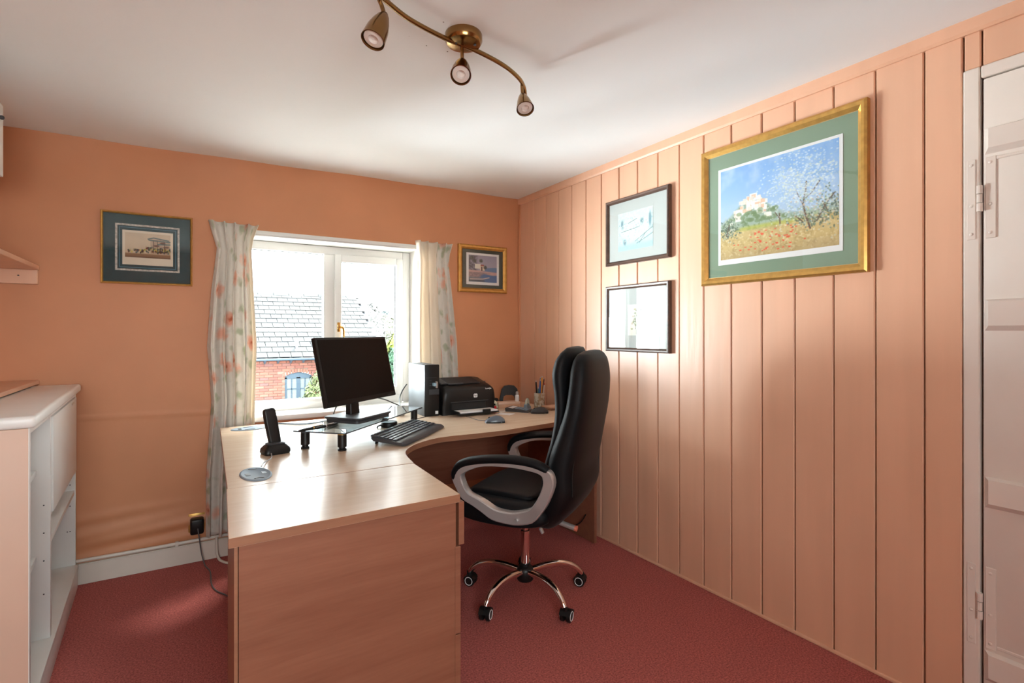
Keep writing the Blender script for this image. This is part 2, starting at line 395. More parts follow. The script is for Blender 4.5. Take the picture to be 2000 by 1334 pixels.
# ------------------------------------------------------------------ curtain rail and curtains
rail = thing('curtain_rail', 'white curtain track board running across the top of the window', 'curtain rail', (-1.28, -.004, 1.76))
b = MB(); b.box(-.70, .70, -.018, 0, .006, .036, .003); b.build('board', M['white'], rail)
b = MB(); b.box(-.69, .69, -.036, -.018, .002, .013, .003); b.build('track', M['upvc'], rail)
def curtain_mat():
    m, nt, b = newmat('floral_curtain_cloth'); setv(b, 'Roughness', .85); setv(b, 'Specular IOR Level', .15)
    uv = N(nt, 'ShaderNodeUVMap'); uv.uv_map = 'uv'
    def vor(scale, rnd=1.0, off=(0, 0, 0)):
        mp = N(nt, 'ShaderNodeMapping'); mp.inputs['Location'].default_value = off; nt.links.new(uv.outputs[0], mp.inputs[0])
        nz = N(nt, 'ShaderNodeTexNoise'); nz.inputs['Scale'].default_value = 22; nt.links.new(mp.outputs[0], nz.inputs['Vector'])
        ad = N(nt, 'ShaderNodeMixRGB'); ad.blend_type = 'ADD'; ad.inputs[0].default_value = .05
        nt.links.new(mp.outputs[0], ad.inputs[1]); nt.links.new(nz.outputs['Color'], ad.inputs[2])
        v = N(nt, 'ShaderNodeTexVoronoi'); v.inputs['Scale'].default_value = scale; v.inputs['Randomness'].default_value = rnd
        nt.links.new(ad.outputs[0], v.inputs['Vector']); return v
    def ramp(src, p0, p1):
        r = N(nt, 'ShaderNodeMapRange'); r.inputs[1].default_value = p0; r.inputs[2].default_value = p1; r.inputs[3].default_value = 1; r.inputs[4].default_value = 0
        nt.links.new(src, r.inputs[0]); return r.outputs[0]
    v1 = vor(7.5); v2 = vor(10.5, .9, (.3, .7, 0)); v3 = vor(24, 1, (.1, .2, 0))
    base = (.84, .79, .72, 1)
    def mix(fac, c1, c2):
        x = N(nt, 'ShaderNodeMixRGB'); nt.links.new(fac, x.inputs[0])
        if isinstance(c1, tuple): x.inputs[1].default_value = c1
        else: nt.links.new(c1, x.inputs[1])
        if isinstance(c2, tuple): x.inputs[2].default_value = c2
        else: nt.links.new(c2, x.inputs[2])
        return x.outputs[0]
    c = mix(ramp(v3.outputs['Distance'], .12, .35), base, (.78, .74, .67, 1))
    c = mix(ramp(v2.outputs['Distance'], .16, .34), c, (.54, .56, .42, 1))
    c = mix(ramp(v1.outputs['Distance'], .20, .36), c, (.86, .50, .37, 1))
    c = mix(ramp(v1.outputs['Distance'], .04, .14), c, (.62, .20, .11, 1))
    # plain lining on the turned-back edge
    ls = N(nt, 'ShaderNodeAttribute'); ls.attribute_name = 'lining'
    c = mix(ls.outputs['Fac'], c, (.86, .77, .65, 1))
    nt.links.new(c, b.inputs['Base Color'])
    # a little light comes through the cloth
    out = nt.nodes['Material Output']; tl = N(nt, 'ShaderNodeBsdfTranslucent'); nt.links.new(c, tl.inputs[0])
    mx = N(nt, 'ShaderNodeMixShader'); mx.inputs[0].default_value = .25
    nt.links.new(b.outputs[0], mx.inputs[1]); nt.links.new(tl.outputs[0], mx.inputs[2]); nt.links.new(mx.outputs[0], out.inputs[0])
    return m
M['curtain'] = curtain_mat()
def curtain(name, label, prof, ztop, zbot, folds, lining, seed, ybase=-.075):
    """prof: list of (z, x_left, x_right, amplitude)"""
    rnd = random.Random(seed); nu, nv = 150, 70; V = []; F = []; L = []; UV = []
    ph = [rnd.uniform(-.3, .3) for _ in range(40)]
    prof = sorted(prof); pz = [p[0] for p in prof]
    for j in range(nv+1):
        z = ztop-(ztop-zbot)*(j/nv)
        xl = np.interp(z, pz, [p[1] for p in prof]); xr = np.interp(z, pz, [p[2] for p in prof]); am = np.interp(z, pz, [p[3] for p in prof])
        k = min(1, max(0, (ztop-.11-z)/.25))           # 0 in the pleated heading, 1 in the free cloth
        for i in range(nu+1):
            s = i/nu; warp = s+.018*math.sin(s*9+seed)+.012*math.sin(z*2.2+s*7)*k
            f = math.sin(2*PI*folds*warp+ph[0]+.7*math.sin(z*1.3+seed)*k)
            f = math.copysign(abs(f)**(.7 if k > .3 else .55), f)
            g = math.sin(2*PI*folds*2.3*warp+1.3*z*k+seed)
            y = ybase-am*(.8*f+.25*g*k)-.01*math.sin(s*3+z)
            dx = am*.5*math.cos(2*PI*folds*warp+ph[0])*(.6+.4*k)
            V.append((xl+(xr-xl)*s+dx*min(1, 4*s, 4*(1-s)), y, z)); L.append(1.0 if lining(s) else 0.0); UV.append((s*.62, z))
    for j in range(nv):
        for i in range(nu): a = j*(nu+1)+i; F.append((a, a+nu+1, a+nu+2, a+1))
    me = bpy.data.meshes.new(name); me.from_pydata(V, [], F); me.materials.append(M['curtain'])
    at = me.attributes.new('lining', 'FLOAT', 'POINT'); at.data.foreach_set('value', L)
    uvl = me.uv_layers.new(name='uv')
    for lp in me.loops: uvl.data[lp.index].uv = UV[lp.vertex_index]
    for p in me.polygons: p.use_smooth = True
    o = bpy.data.objects.new('cloth', me); COL.objects.link(o)
    sm = o.modifiers.new('thick', 'SOLIDIFY'); sm.thickness = .003
    x0 = (prof[0][1]+prof[0][2])/2
    t = thing(name, label, 'curtain', (0, 0, 0)); o.parent = t
    # pinch-pleat tacks in the heading
    return t
cl = curtain('curtain', 'floor-length floral curtain on the left side of the window', [
    (1.815, -2.005, -1.765, .030), (1.74, -1.985, -1.79, .022), (1.67, -1.965, -1.80, .012), (1.45, -1.99, -1.79, .020), (1.15, -2.01, -1.775, .026),
    (.85, -1.99, -1.785, .028), (.45, -2.015, -1.79, .028), (.15, -2.015, -1.80, .028)], 1.815, .14, 4.2, lambda s: s > .93, 3)
cr = curtain('curtain', 'floral curtain on the right side of the window, behind the printer', [
    (1.815, -.845, -.585, .030), (1.74, -.835, -.605, .022), (1.67, -.825, -.61, .013), (1.45, -.835, -.585, .018), (1.15, -.84, -.553, .022),
    (.85, -.84, -.54, .024), (.60, -.84, -.53, .024)], 1.815, .60, 4.0, lambda s: s < .55, 11)
cl.location = cr.location = (0, 0, 0)

# ------------------------------------------------------------------ corner desk and desk-high pedestal
DZ = .73
def cat2(pts, sub=5):
    P, _ = catmull([Vector((x, y, 0)) for x, y in pts], [0]*len(pts), sub); return [(p.x, p.y) for p in P]
curve = cat2([(-.92, -1.020), (-1.03, -1.012), (-1.121, -1.023), (-1.233, -1.084), (-1.314, -1.172), (-1.352, -1.262), (-1.374, -1.400)], 6)
top = [(-1.993, -1.405), (-1.955, -.195), (-.085, -.150), (-.085, -.945), (-.40, -.969), (-.757, -1.022)] + curve
dk = thing('corner_desk', 'light beech corner desk with a curved inner edge under the window', 'desk', (-1.1, -.7, 0))
def dl(poly): return [(x+1.1, y+.7) for x, y in poly]
b = MB(); b.prism(dl(top), .705, DZ, .0008, 1); b.build('desktop', M['beech_top_lit'], dk)
b = MB(); b.prism(dl([(x*.9995-.0004, y) for x, y in top]), .7055, .7272); b.bm.faces.ensure_lookup_table()
# edging band, a hair proud of the desktop edge
def band(poly, z0, z1, t=.0012):
    n = len(poly); b = MB(); rings = []
    area = sum(poly[i-1][0]*poly[i][1]-poly[i][0]*poly[i-1][1] for i in range(n))
    sg = 1 if area > 0 else -1
    for i in range(n):
        p0, p1, p2 = Vector((*poly[i-1], 0)), Vector((*poly[i], 0)), Vector((*poly[(i+1) % n], 0))
        d = ((p1-p0).normalized()+(p2-p1).normalized()); d.normalize(); nr = Vector((d.y, -d.x, 0))*sg
        a, c = p1+nr*t, p1-nr*t*2
        rings.append([(a.x, a.y, z0), (a.x, a.y, z1), (c.x, c.y, z1), (c.x, c.y, z0)])
    b.loft(rings, closed=True); return b
b.bm.free(); b = band(dl(top), .706, .7293); b.build('edge_band', M['beech_edge'], dk)
def pnl(name, x0, x1, y0, y1, z0, z1, mat=None, par=dk, o=(1.1, .7)):
    b = MB(); b.box(x0+o[0], x1+o[0], y0+o[1], y1+o[1], z0, z1, .0012, 1); return b.build(name, mat or M['beech_panel_shaded'], par)
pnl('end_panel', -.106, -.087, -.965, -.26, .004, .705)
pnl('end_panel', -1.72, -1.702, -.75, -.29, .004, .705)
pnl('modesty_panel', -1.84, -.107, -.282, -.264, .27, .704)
b = MB(); b.prism([(-.03, -.03), (.03, -.03), (.03, .03), (-.03, .03)], 0.004, .705, .004, mtx=Matrix.Translation((-1.62+1.1, -.33+.7, 0))); b.build('leg', M['beech_panel_shaded'], dk)
def grommet(name, x, y, rz, rx, ry, label):
    t = thing(name, label, 'cable port', (x, y, DZ), rz)
    b = MB(); n = 32
    def el(k, z): return [(rx*k*math.cos(2*PI*i/n), ry*k*math.sin(2*PI*i/n), z) for i in range(n)]
    b.loft([el(1, 0), el(1, .002), el(.95, .004), el(.88, .0042), el(.86, .0035)]); b.build('cover', M['grommet'], t)
    for sx in (-1, 1):
        b = MB(); b.box(sx*rx*.52-.0075, sx*rx*.52+.0075, -.018, .012, .0034, .0044); b.build('slot', M['black'], t, 0)
    for sy in (-1, 1):
        b = MB(); b.tube([(k*rx*.26, sy*ry*.72-sy*.10*ry*(1-k*k), .0040) for k in np.linspace(-1, 1, 7)], .004, 6, flat=.3); b.build('slot', M['black'], t)
grommet('cable_port', -1.899, -1.268, .05, .050, .098, 'oval blue-grey cable port near the front left of the desk')
grommet('cable_port', -1.83, -.30, .05, .085, .05, 'grey cable port at the back left of the desk beside the curtain')

px0, px1, py0, py1 = -2.018, -1.390, -1.855, -1.408
pd = thing('drawer_pedestal', 'desk-high beech drawer pedestal at the near end of the desk', 'drawer unit', (-1.7, -1.63, 0))
po = (1.7, 1.63)
def pl2(poly): return [(x+po[0], y+po[1]) for x, y in poly]
ptop = [(-2.018, -1.859), (-1.395, -1.838), (-1.377, -1.4078), (-1.996, -1.4078)]
b = MB(); b.prism(pl2(ptop), .705, DZ, .0008, 1); b.build('top', M['beech_top_lit'], pd)
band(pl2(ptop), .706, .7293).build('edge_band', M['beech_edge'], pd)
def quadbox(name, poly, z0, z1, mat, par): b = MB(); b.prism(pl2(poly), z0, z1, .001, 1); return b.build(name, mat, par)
quadbox('side_panel', [(-1.996, -1.850), (-1.404, -1.830), (-1.404, -1.812), (-1.996, -1.832)], .0, .7045, M['beech_panel_shaded'], pd)
quadbox('side_panel', [(-1.985, -1.435), (-1.404, -1.420), (-1.404, -1.4075), (-1.985, -1.4175)], .0, .7045, M['beech_panel_shaded'], pd)
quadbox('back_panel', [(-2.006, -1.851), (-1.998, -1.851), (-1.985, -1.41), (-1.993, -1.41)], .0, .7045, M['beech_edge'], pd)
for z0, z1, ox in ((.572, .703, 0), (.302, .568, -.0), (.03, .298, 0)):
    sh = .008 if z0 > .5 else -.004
    d = quadbox('drawer', [(-1.403+sh, -1.832), (-1.385+sh, -1.832), (-1.383+sh, -1.41), (-1.403+sh, -1.41)], z0, z1, M['beech_panel_shaded'], pd)
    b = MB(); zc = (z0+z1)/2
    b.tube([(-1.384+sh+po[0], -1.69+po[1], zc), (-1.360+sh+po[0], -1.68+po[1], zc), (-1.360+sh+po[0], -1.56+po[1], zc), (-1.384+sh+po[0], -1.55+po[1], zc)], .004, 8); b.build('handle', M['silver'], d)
b = MB(); b.box(-1.99+po[0], -1.41+po[0], -1.83+po[1], -1.43+po[1], .02, .04); b.build('base_board', M['beech_panel_shaded'], pd, 0)

# ------------------------------------------------------------------ things on the desk
RA = math.radians(44)
rs = thing('monitor_riser', 'long clear glass monitor riser on four black legs', 'monitor stand', (-1.36, -.745, DZ), RA)
b = MB(); b.box(-.385, .385, -.122, .122, .074, .080, .002, 1)
gs = b.build('glass_shelf', M['riser_glass'], rs)
b = MB()
for y in (-.1222, .1222): b.box(-.385, .385, y-.0006, y+.0006, .0743, .0797)
for x in (-.3852, .3852): b.box(x-.0006, x+.0006, -.122, .122, .0743, .0797)
b.build('glass_edge', M['dark_grey'], gs, 0)
for sx in (-1, 1):
    for sy in (-1, 1):
        b = MB(); m_ = Matrix.Translation((sx*.352, sy*.088, 0))
        b.lathe([(.0, 0), (.017, 0), (.018, .003), (.018, .007), (.013, .010), (.013, .014), (.0185, .017), (.0185, .068)], 20, m_); lg = b.build('leg', M['black'], rs)
        b = MB(); b.lathe([(.0186, .068), (.0186, .0735)], 20, m_); b.build('leg_collar', M['gold'] if sx*sy > 0 and sx < 0 else M['dark_grey'], lg)
# monitor
MYAW = math.radians(-52.87); MT = .2215
mon = thing('monitor', 'black flat-screen monitor turned off, standing on the glass riser', 'monitor', (-1.405, -.775, DZ+.080), MYAW+PI/2)
# local: -Y is the screen direction
mw, mh = .5207, .310
cz = 1.0492-DZ-.080
mm = Matrix.Translation((-.005, -.005, cz)) @ Matrix.Rotation(-MT, 4, 'X')
b = MB(); b.box(-mw/2, mw/2, 0, .022, -mh/2, mh/2, .004, 2, mtx=mm); b.box(-mw*.36, mw*.36, .02, .048, -mh*.34, mh*.3, .012, 2, mtx=mm); b.build('housing', M['black'], mon)
b = MB(); b.box(-mw/2+.012, mw/2-.012, -.0010, .001, -mh/2+.022, mh/2-.012, mtx=mm); b.build('screen', M['screen'], mon, 0)
b = MB()
def rr(w, d, r, z, n=6):
    out = []
    for cx_, cy_, a0 in ((w-r, d-r, 0), (-w+r, d-r, PI/2), (-w+r, -d+r, PI), (w-r, -d+r, 1.5*PI)):
        for i in range(n+1): a = a0+PI/2*i/n; out.append((cx_+r*math.cos(a), cy_+r*math.sin(a), z))
    return out
b.loft([rr(.128, .092, .02, .000), rr(.128, .092, .02, .012), rr(.135, .10, .02, .020), rr(.132, .097, .02, .026)]); b.build('base', M['dark_grey'], mon)
b = MB(); b.loft([[(x, y+.035, z) for x, y, z in rr(.034, .018, .008, .024)], [(x, y+.04, z) for x, y, z in rr(.031, .016, .008, .10)], [(x, y+.05, z) for x, y, z in rr(.031, .014, .008, .24)]]); b.build('neck', M['black'], mon)
b = MB(); b.box(.19, .215, -.0012, .001, -mh/2+.008, -mh/2+.011, mtx=mm); b.build('button_mark', M['dark_grey'], mon, 0)
# keyboard
KA = math.radians(44.4)
kb = thing('keyboard', 'black computer keyboard at the curved edge of the desk', 'keyboard', (-1.197, -.905, DZ), KA)
b = MB(); kw, kd = .235, .086
def kp(w, d0, d1, z0a, z0b, r): return None
ring = [(-kd, .004), (-kd, .010), (-kd+.012, .018), (-.045, .019), (.075, .036), (kd, .036), (kd, .026), (kd-.01, .018)]
b.loft([[(x*1.0, y*ky, z) for y, z in ring] for x, ky in ((-kw, .86), (-kw+.012, .98), (-.1, 1.0), (0, 1.04), (.1, 1.0), (kw-.012, .98), (kw, .86))])
b.build('body', M['dark_grey'], kb, 40)
b = MB(); rng = random.Random(2)
def kz(y): return .0195+(y+.045)*(.0165/.12)
for r in range(6):
    y = -.034+r*.0205 + (.006 if r == 5 else 0); x = -.222
    if r == 0: ws = [.022, .022, .022, .112, .022, .022, .022, None, .018, .018, .018, None, .038, .018]
    elif r == 5: ws = [.018, None, .018, .018, .018, .018, None, .018, .018, .018, .018, None, .018, .018, .018, .018, None, .018, .018, .018, None, .018, .018, .018]
    else: ws = [.018+.005*r]+[.018]*12+[.040-.005*r, None, .018, .018, .018, None, .018, .018, .018, .018]
    tot = sum((w or .006)+.0012 for w in ws); sc = .444/tot
    for w in ws:
        w_ = (w or .006)*sc
        if w: b.box(x+.0006, x+w_-.0006, y, y+.0175 if r < 5 else y+.013, kz(y+.008)-.003, kz(y+.008)+.005, .0016, 1)
        x += w_+.0012*sc
ks = b.build('keys', M['key'], kb, 0); ks['kind'] = 'stuff'
for sx in (-1, 1):
    b = MB(); b.box(sx*.2-.012, sx*.2+.012, .066, .072, 0, .024, .002, 1); b.build('foot', M['black'], kb)
def mouse(x, y, rz, label, top):
    t = thing('computer_mouse', label, 'mouse', (x, y, DZ), rz)
    b = MB(); rings = []
    for k, w, h in ((-.055, .012, .010), (-.050, .024, .020), (-.03, .031, .034), (-.005, .031, .038), (.025, .029, .030), (.045, .025, .018), (.054, .014, .009)):
        r = []
        for i in range(17):
            a = PI*i/16; r.append((w*math.cos(a), k, .001+h*math.sin(a)**.8))
        rings.append(r)
    b.loft(rings); b.build('shell', top, t, 60)
    b = MB(); b.loft([[(x_*1.04, y_*1.02, z_) for x_, y_, z_ in [(-.024, -.05, .0), (-.031, -.02, 0), (-.030, .02, 0), (-.022, .05, 0), (.022, .05, 0), (.030, .02, 0), (.031, -.02, 0), (.024, -.05, 0)]], [(x_*1.05, y_*1.02, .008) for x_, y_, z_ in [(-.024, -.05, .0), (-.031, -.02, 0), (-.030, .02, 0), (-.022, .05, 0), (.022, .05, 0), (.030, .02, 0), (.031, -.02, 0), (.024, -.05, 0)]]])
    b.build('skirt', M['black'], t)
    b = MB(); b.tube([(0, .034, .021), (0, .035, .021)], .001, 4); b.cyl((-.0035, .030, .024), (.0035, .030, .024), .007, n=14); b.build('wheel', M['black'], t)
    return t
mouse(-.672, -.80, math.radians(70), 'slate-grey mouse alone near the front of the right desk wing', M['mouse_grey'])
mouse(-.276, -.655, math.radians(62), 'black mouse beside the calculator, next to the chair back', M['dark_grey'])
# computer tower
pc = thing('computer_tower', 'grey steel computer tower with a black front beside the printer', 'computer', (-.875, -.28, DZ), math.radians(-2))
b = MB(); b.box(-.045, .045, -.128, .145, 0, .30, .003, 2); b.build('case', M['steel'], pc)
b = MB(); b.box(-.046, .046, -.146, -.128, .0, .302, .005, 2); fr = b.build('front_panel', M['black'], pc)
b = MB(); b.box(-.020, .043, -.149, -.145, .125, .158, .002, 1); b.build('drive_cover', M['dark_grey'], fr)
b = MB()
for z in (.178, .192, .206): b.box(-.016, -.004, -.1475, -.146, z, z+.005)
b.box(-.036, .03, -.1468, -.146, .225, .227); b.build('port', M['dark_grey'], fr, 0)
b = MB(); b.box(.020, .038, -.1468, -.146, .012, .030); b.build('sticker', M['label_white'], fr, 0)
b = MB(); b.box(.0, .016, -.175, -.146, .178, .196, .002, 1); usb = b.build('usb_stick', pmat('pale_blue_plastic', (.30, .48, .62), .4), fr)
b = MB(); b.box(.017, .027, -.168, -.146, .166, .204, .002, 1); b.build('usb_plug', M['silver'], fr)
# printer
pr = thing('printer', 'black laser printer with paper in its front tray', 'printer', (-.645, -.335, DZ), 0)
b = MB()
prof = [(-.115, .0), (-.115, .055), (-.122, .075), (-.122, .140), (-.112, .160), (-.09, .172), (.06, .205), (.10, .205), (.115, .19), (.115, .0)]
def prof_ring(x, k, dz): return [(x, y*k, max(0, z*1.0-dz if z > .1 else z)) for y, z in prof]
b.loft([prof_ring(-.176, .93, .035), prof_ring(-.170, .97, .016), prof_ring(-.155, 1, .004), prof_ring(-.10, 1, 0), prof_ring(.10, 1, 0), prof_ring(.145, 1, .004), prof_ring(.168, .97, .020), prof_ring(.176, .92, .055)])
b.build('body', M['black'], pr, 40)
b = MB(); b.box(-.125, .105, -.1245, -.10, .03, .070, .002, 1); b.build('paper_slot', pmat('slot_black', (.004, .004, .004), .7), pr)
b = MB(); b.box(-.13, .125, -.124, -.118, .074, .078, .001, 1); b.build('front_lip', M['dark_grey'], pr)
mt = Matrix.Translation((-.01, -.02, .1925)) @ Matrix.Rotation(math.radians(12), 4, 'X')
b = MB(); b.box(-.115, .10, -.06, .062, -.003, .0025, .002, 1, mtx=mt); b.build('output_recess', pmat('recess_black', (.004, .004, .005), .6), pr)
b = MB(); b.box(-.160, -.118, -.05, .07, -.004, .006, .003, 1, mtx=mt); b.box(-.115, -.02, -.068, -.058, -.002, .006, .002, 1, mtx=mt); b.build('tray_rim', M['dark_grey'], pr)
b = MB(); b.ball((.125, -.07, .185), (.009, .006, .003), 12); b.build('button', M['dark_grey'], pr)
b = MB(); b.box(-.12, .15, -.215, -.09, .010, .018, .003, 1); b.box(-.12, -.114, -.21, -.10, .012, .03, .002, 1); b.build('tray', M['black_soft'], pr)
b = MB(); b.box(.035, .085, -.226, -.21, .010, .036, .003, 1); b.build('tray_stop', M['black'], pr)
b = MB(); b.box(-.108, .142, -.207, -.10, .019, .027, .001, 1); b.build('paper_stack', M['paper'], pr)
b = MB(); b.loft([rr(.0125, .0115, .005, 0), rr(.0125, .0115, .005, .0012)], mtx=Matrix.Translation((.035, -.1222, .108)) @ Matrix.Rotation(PI/2, 4, 'X')); lg = b.build('badge', M['label_white'], pr)
text_mesh('hp', .019, M['black'], lg, Matrix.Translation((.035, -.1236, .109)) @ Matrix.Rotation(PI/2, 4, 'X') @ Matrix.Shear('XZ', 4, (0, 0)), 'lettering')
text_mesh('LaserJet', .013, M['label_white'], pr, Matrix.Translation((.125, -.1205, .146)) @ Matrix.Rotation(math.radians(70), 4, 'X'), 'lettering')
# telephone
ph = thing('cordless_phone', 'black cordless phone upright in its charging cradle', 'telephone', (-1.795, -.955, DZ), math.radians(12))
b = MB(); b.loft([rr(.048, .036, .014, 0), rr(.052, .040, .016, .008), rr(.050, .038, .015, .022), rr(.038, .028, .012, .036), rr(.030, .020, .01, .040)]); b.build('cradle', M['black'], ph)
b = MB(); hm = Matrix.Translation((.002, .004, .030)) @ Matrix.Rotation(math.radians(-9), 4, 'Y') @ Matrix.Rotation(math.radians(-4), 4, 'X')
b.loft([rr(.022, .012, .008, 0), rr(.0235, .014, .009, .02), rr(.0245, .0145, .009, .10), rr(.024, .0135, .009, .143), rr(.020, .011, .008, .152), rr(.014, .007, .006, .155)], mtx=hm); b.build('handset', M['black'], ph)
b = MB(); b.loft([rr(.033, .022, .01, .036), rr(.035, .024, .01, .042), rr(.028, .018, .01, .046)]); b.build('cradle_rim', M['dark_grey'], ph)
b = MB(); b.tube([(-1.815, -.992, .741), (-1.822, -1.05, .733), (-1.845, -1.10, .734), (-1.862, -1.15, .740), (-1.872, -1.18, .735)], .0022, 8, sub=5); tag(b.build('phone_cable', M['silver']), 'thin silver-grey cable from the phone cradle to the cable port', 'cable')
# pens on the riser
def pen(name, p, rz, ln, r, label, body, group=None, trim=None):
    t = thing(name, label, 'pen', p, rz, group)
    b = MB(); b.tube([(-ln/2, 0, r), (-ln/2+.02, 0, r), (0, 0, r), (ln/2-.012, 0, r), (ln/2, 0, r)], [r*.3, r*.85, r, r*.9, r*.5], 12); bd = b.build('barrel', body, t)
    if trim:
        b = MB(); b.tube([(-.003, 0, r), (.003, 0, r)], r*1.08, 12); b.tube([(.0, 0, 2.1*r), (ln/2-.02, 0, 2.1*r)], .0012, 6); b.build('clip', trim, t)
    return t
pen('pen', (-1.648, -.953, DZ+.080), math.radians(28), .145, .0072, 'black pen with gold band nearest the riser corner', M['black'], None, M['gold'])
pen('pen', (-1.590, -.925, DZ+.080), math.radians(36), .14, .006, 'slimmer black pen lying behind the gold-banded pen on the riser', M['black'], None, M['silver'])
# puck and adapters
pk = thing('usb_hub', 'small round black hub under the right half of the glass riser', 'hub', (-1.205, -.618, DZ), 0)
b = MB(); b.lathe([(0, 0), (.040, 0), (.043, .004), (.043, .022), (.040, .027), (.030, .028), (.029, .026), (0, .026)], 32); b.build('body', M['black'], pk)
b = MB(); b.tube([(-.043, 0, .012), (-.06, -.005, .008), (-.066, -.012, .003)], .004, 8, sub=4); b.build('plug', M['black'], pk)
b = MB(); b.box(-.026, .026, -.016, .016, 0, .060, .004, 2); ad = b.build('power_adapter', pmat('pale_grey_plastic', (.62, .63, .62), .4)); ad.location = (-1.03, -.30, DZ); ad.rotation_euler = (0, 0, .5); tag(ad, 'pale grey power adapter behind the right end of the riser', 'adapter')
b = MB(); b.box(-.026, .026, -.016, .016, 0, .045, .004, 2); ad = b.build('power_adapter', bpy.data.materials['pale_grey_plastic']); ad.location = (-1.45, -.45, DZ); ad.rotation_euler = (0, 0, .5); tag(ad, 'pale grey power adapter left of the monitor base, behind the riser', 'adapter')
def cable(name, pts, r, mat, label, sub=6):
    b = MB(); b.tube(pts, r, 8, sub=sub); return tag(b.build(name, mat), label, 'cable')
cable('monitor_cable', [(-1.33, -.655, .905), (-1.26, -.56, .88), (-1.17, -.44, .85), (-1.08, -.34, .81), (-1.035, -.302, .789)], .0035, M['black'], 'black cable curling from the monitor to the right-hand adapter')
cable('monitor_cable', [(-1.43, -.70, .90), (-1.45, -.60, .88), (-1.455, -.51, .82), (-1.45, -.455, .774)], .0035, M['black'], 'black cable dropping from the monitor to the left-hand adapter')
cable('computer_cable', [(-.935, -.16, .90), (-.96, -.15, .86), (-.985, -.17, .82), (-1.015, -.25, .795), (-1.028, -.298, .7892)], .0035, M['black'], 'black cable from behind the computer tower to the right-hand adapter')
cable('desk_cable', [(-1.74, -.225, .7345), (-1.68, -.24, .7345), (-1.62, -.30, .7345), (-1.55, -.33, .7345), (-1.46, -.29, .7345), (-1.40, -.23, .7345)], .004, M['grommet'], 'dark grey cable lying along the back edge of the desk')
cable('mouse_cable', [(-.70, -.745, .735), (-.72, -.68, .732), (-.715, -.60, .732), (-.725, -.56, .732)], .0018, M['cable_grey'], 'thin dark cable running from the grey mouse towards the printer')
cable('hub_cable', [(-1.168, -.60, .7345), (-1.11, -.56, .7325), (-1.03, -.50, .7325), (-.97, -.46, .7325), (-.93, -.44, .7325)], .0018, M['cable_grey'], 'thin grey cable running from the black hub to the computer tower')
# clutter in the right corner
nt_ = thing('paper_slip', 'small white slip of paper on the desk in front of the printer', 'paper', (-.47, -.575, DZ), .5)
b = MB(); b.box(-.035, .035, -.05, .05, 0.0002, .0012); b.build('sheet', M['paper'], nt_, 0)
cal = thing('calculator', 'dark grey desk calculator with a pale display', 'calculator', (-.335, -.525, DZ), math.radians(35))
b = MB(); b.loft([[(-.05, -.075, 0), (.05, -.075, 0), (.05, .075, 0), (-.05, .075, 0)], [(-.052, -.077, .008), (.052, -.077, .008), (.052, .077, .020), (-.052, .077, .020)], [(-.047, -.072, .011), (.047, -.072, .011), (.047, .072, .024), (-.047, .072, .024)]]); b.build('body', M['dark_grey'], cal)
cm = Matrix.Translation((0, 0, .0178)) @ Matrix.Rotation(math.radians(5.2), 4, 'X')
b = MB(); b.box(-.040, .040, .030, .060, -.001, .0012, mtx=cm); b.build('display', M['label_white'], cal, 0)
b = MB()
for i in range(5):
    for j in range(4): b.box(-.040+i*.0165, -.040+i*.0165+.013, -.062+j*.021, -.062+j*.021+.015, -.001, .0028, .0015, 1, mtx=cm)
kk = b.build('buttons', M['grommet'], cal, 0); kk['kind'] = 'stuff'
cup = thing('pen_cup', 'pale patterned pen cup full of pens in the desk corner', 'pen holder', (-.150, -.475, DZ))
def cup_mat():
    m, nt, b = newmat('patterned_cup'); setv(b, 'Roughness', .4)
    tc = N(nt, 'ShaderNodeTexCoord'); v = N(nt, 'ShaderNodeTexNoise'); v.inputs['Scale'].default_value = 45
    nt.links.new(tc.outputs['Object'], v.inputs['Vector']); r = N(nt, 'ShaderNodeValToRGB'); r.color_ramp.elements[0].position = .44; r.color_ramp.elements[1].position = .56
    r.color_ramp.elements[0].color = (.36, .26, .15, 1); r.color_ramp.elements[1].color = (.62, .60, .52, 1)
    nt.links.new(v.outputs['Fac'], r.inputs[0]); nt.links.new(r.outputs[0], b.inputs['Base Color']); return m
b = MB(); b.lathe([(0, 0), (.033, 0), (.034, .003), (.034, .096), (.0325, .098), (.031, .096), (.031, .006), (0, .005)], 28); b.build('cup', cup_mat(), cup)
penc = [((-.018, .004), -.10, .05, .165, .0052, (.012, .012, .012), 'black felt pen in the cup'), ((-.006, -.010), .03, .02, .17, .0048, (.02, .10, .50), 'blue ballpoint pen in the cup'),
        ((-.002, .012), .10, -.02, .185, .0045, (.16, .20, .46), 'pale blue pen standing tallest in the cup'), ((.010, -.004), .08, -.03, .19, .0048, (.80, .34, .02), 'orange pencil in the cup'),
        ((.016, .008), .14, .03, .18, .0045, (.16, .05, .02), 'dark brown pencil in the cup'), ((.020, -.010), .06, .1, .145, .0048, (.74, .70, .68), 'white pen with a red end in the cup'), ((-.014, -.014), -.02, -.04, .12, .005, (.03, .22, .24), 'short teal pen in the cup')]
for (ox, oy), ax, ay, ln, r, c, lab in penc:
    t = thing('pen', lab, 'pen', (-.150+ox*.75, -.475+oy*.75, DZ+.007), 0, 'pens in the pen cup')
    t.rotation_euler = (ay, ax, 0)
    b = MB(); b.lathe([(.0012, 0), (r*.8, .012), (r, .02), (r, ln-.012), (r*.7, ln)], 10); b.build('barrel', pmat('pen_'+lab.split()[0]+lab.split()[1], c, .35), t)
    b = MB(); b.lathe([(r*.72, ln), (r*.72, ln+.006), (r*.3, ln+.009)], 10); b.build('end_cap', M['red'] if 'red' in lab else M['silver'], t)
st = thing('hole_punch', 'black arch-shaped desk punch standing upright against the wall corner', 'hole punch', (-.235, -.235, DZ), math.radians(-22))
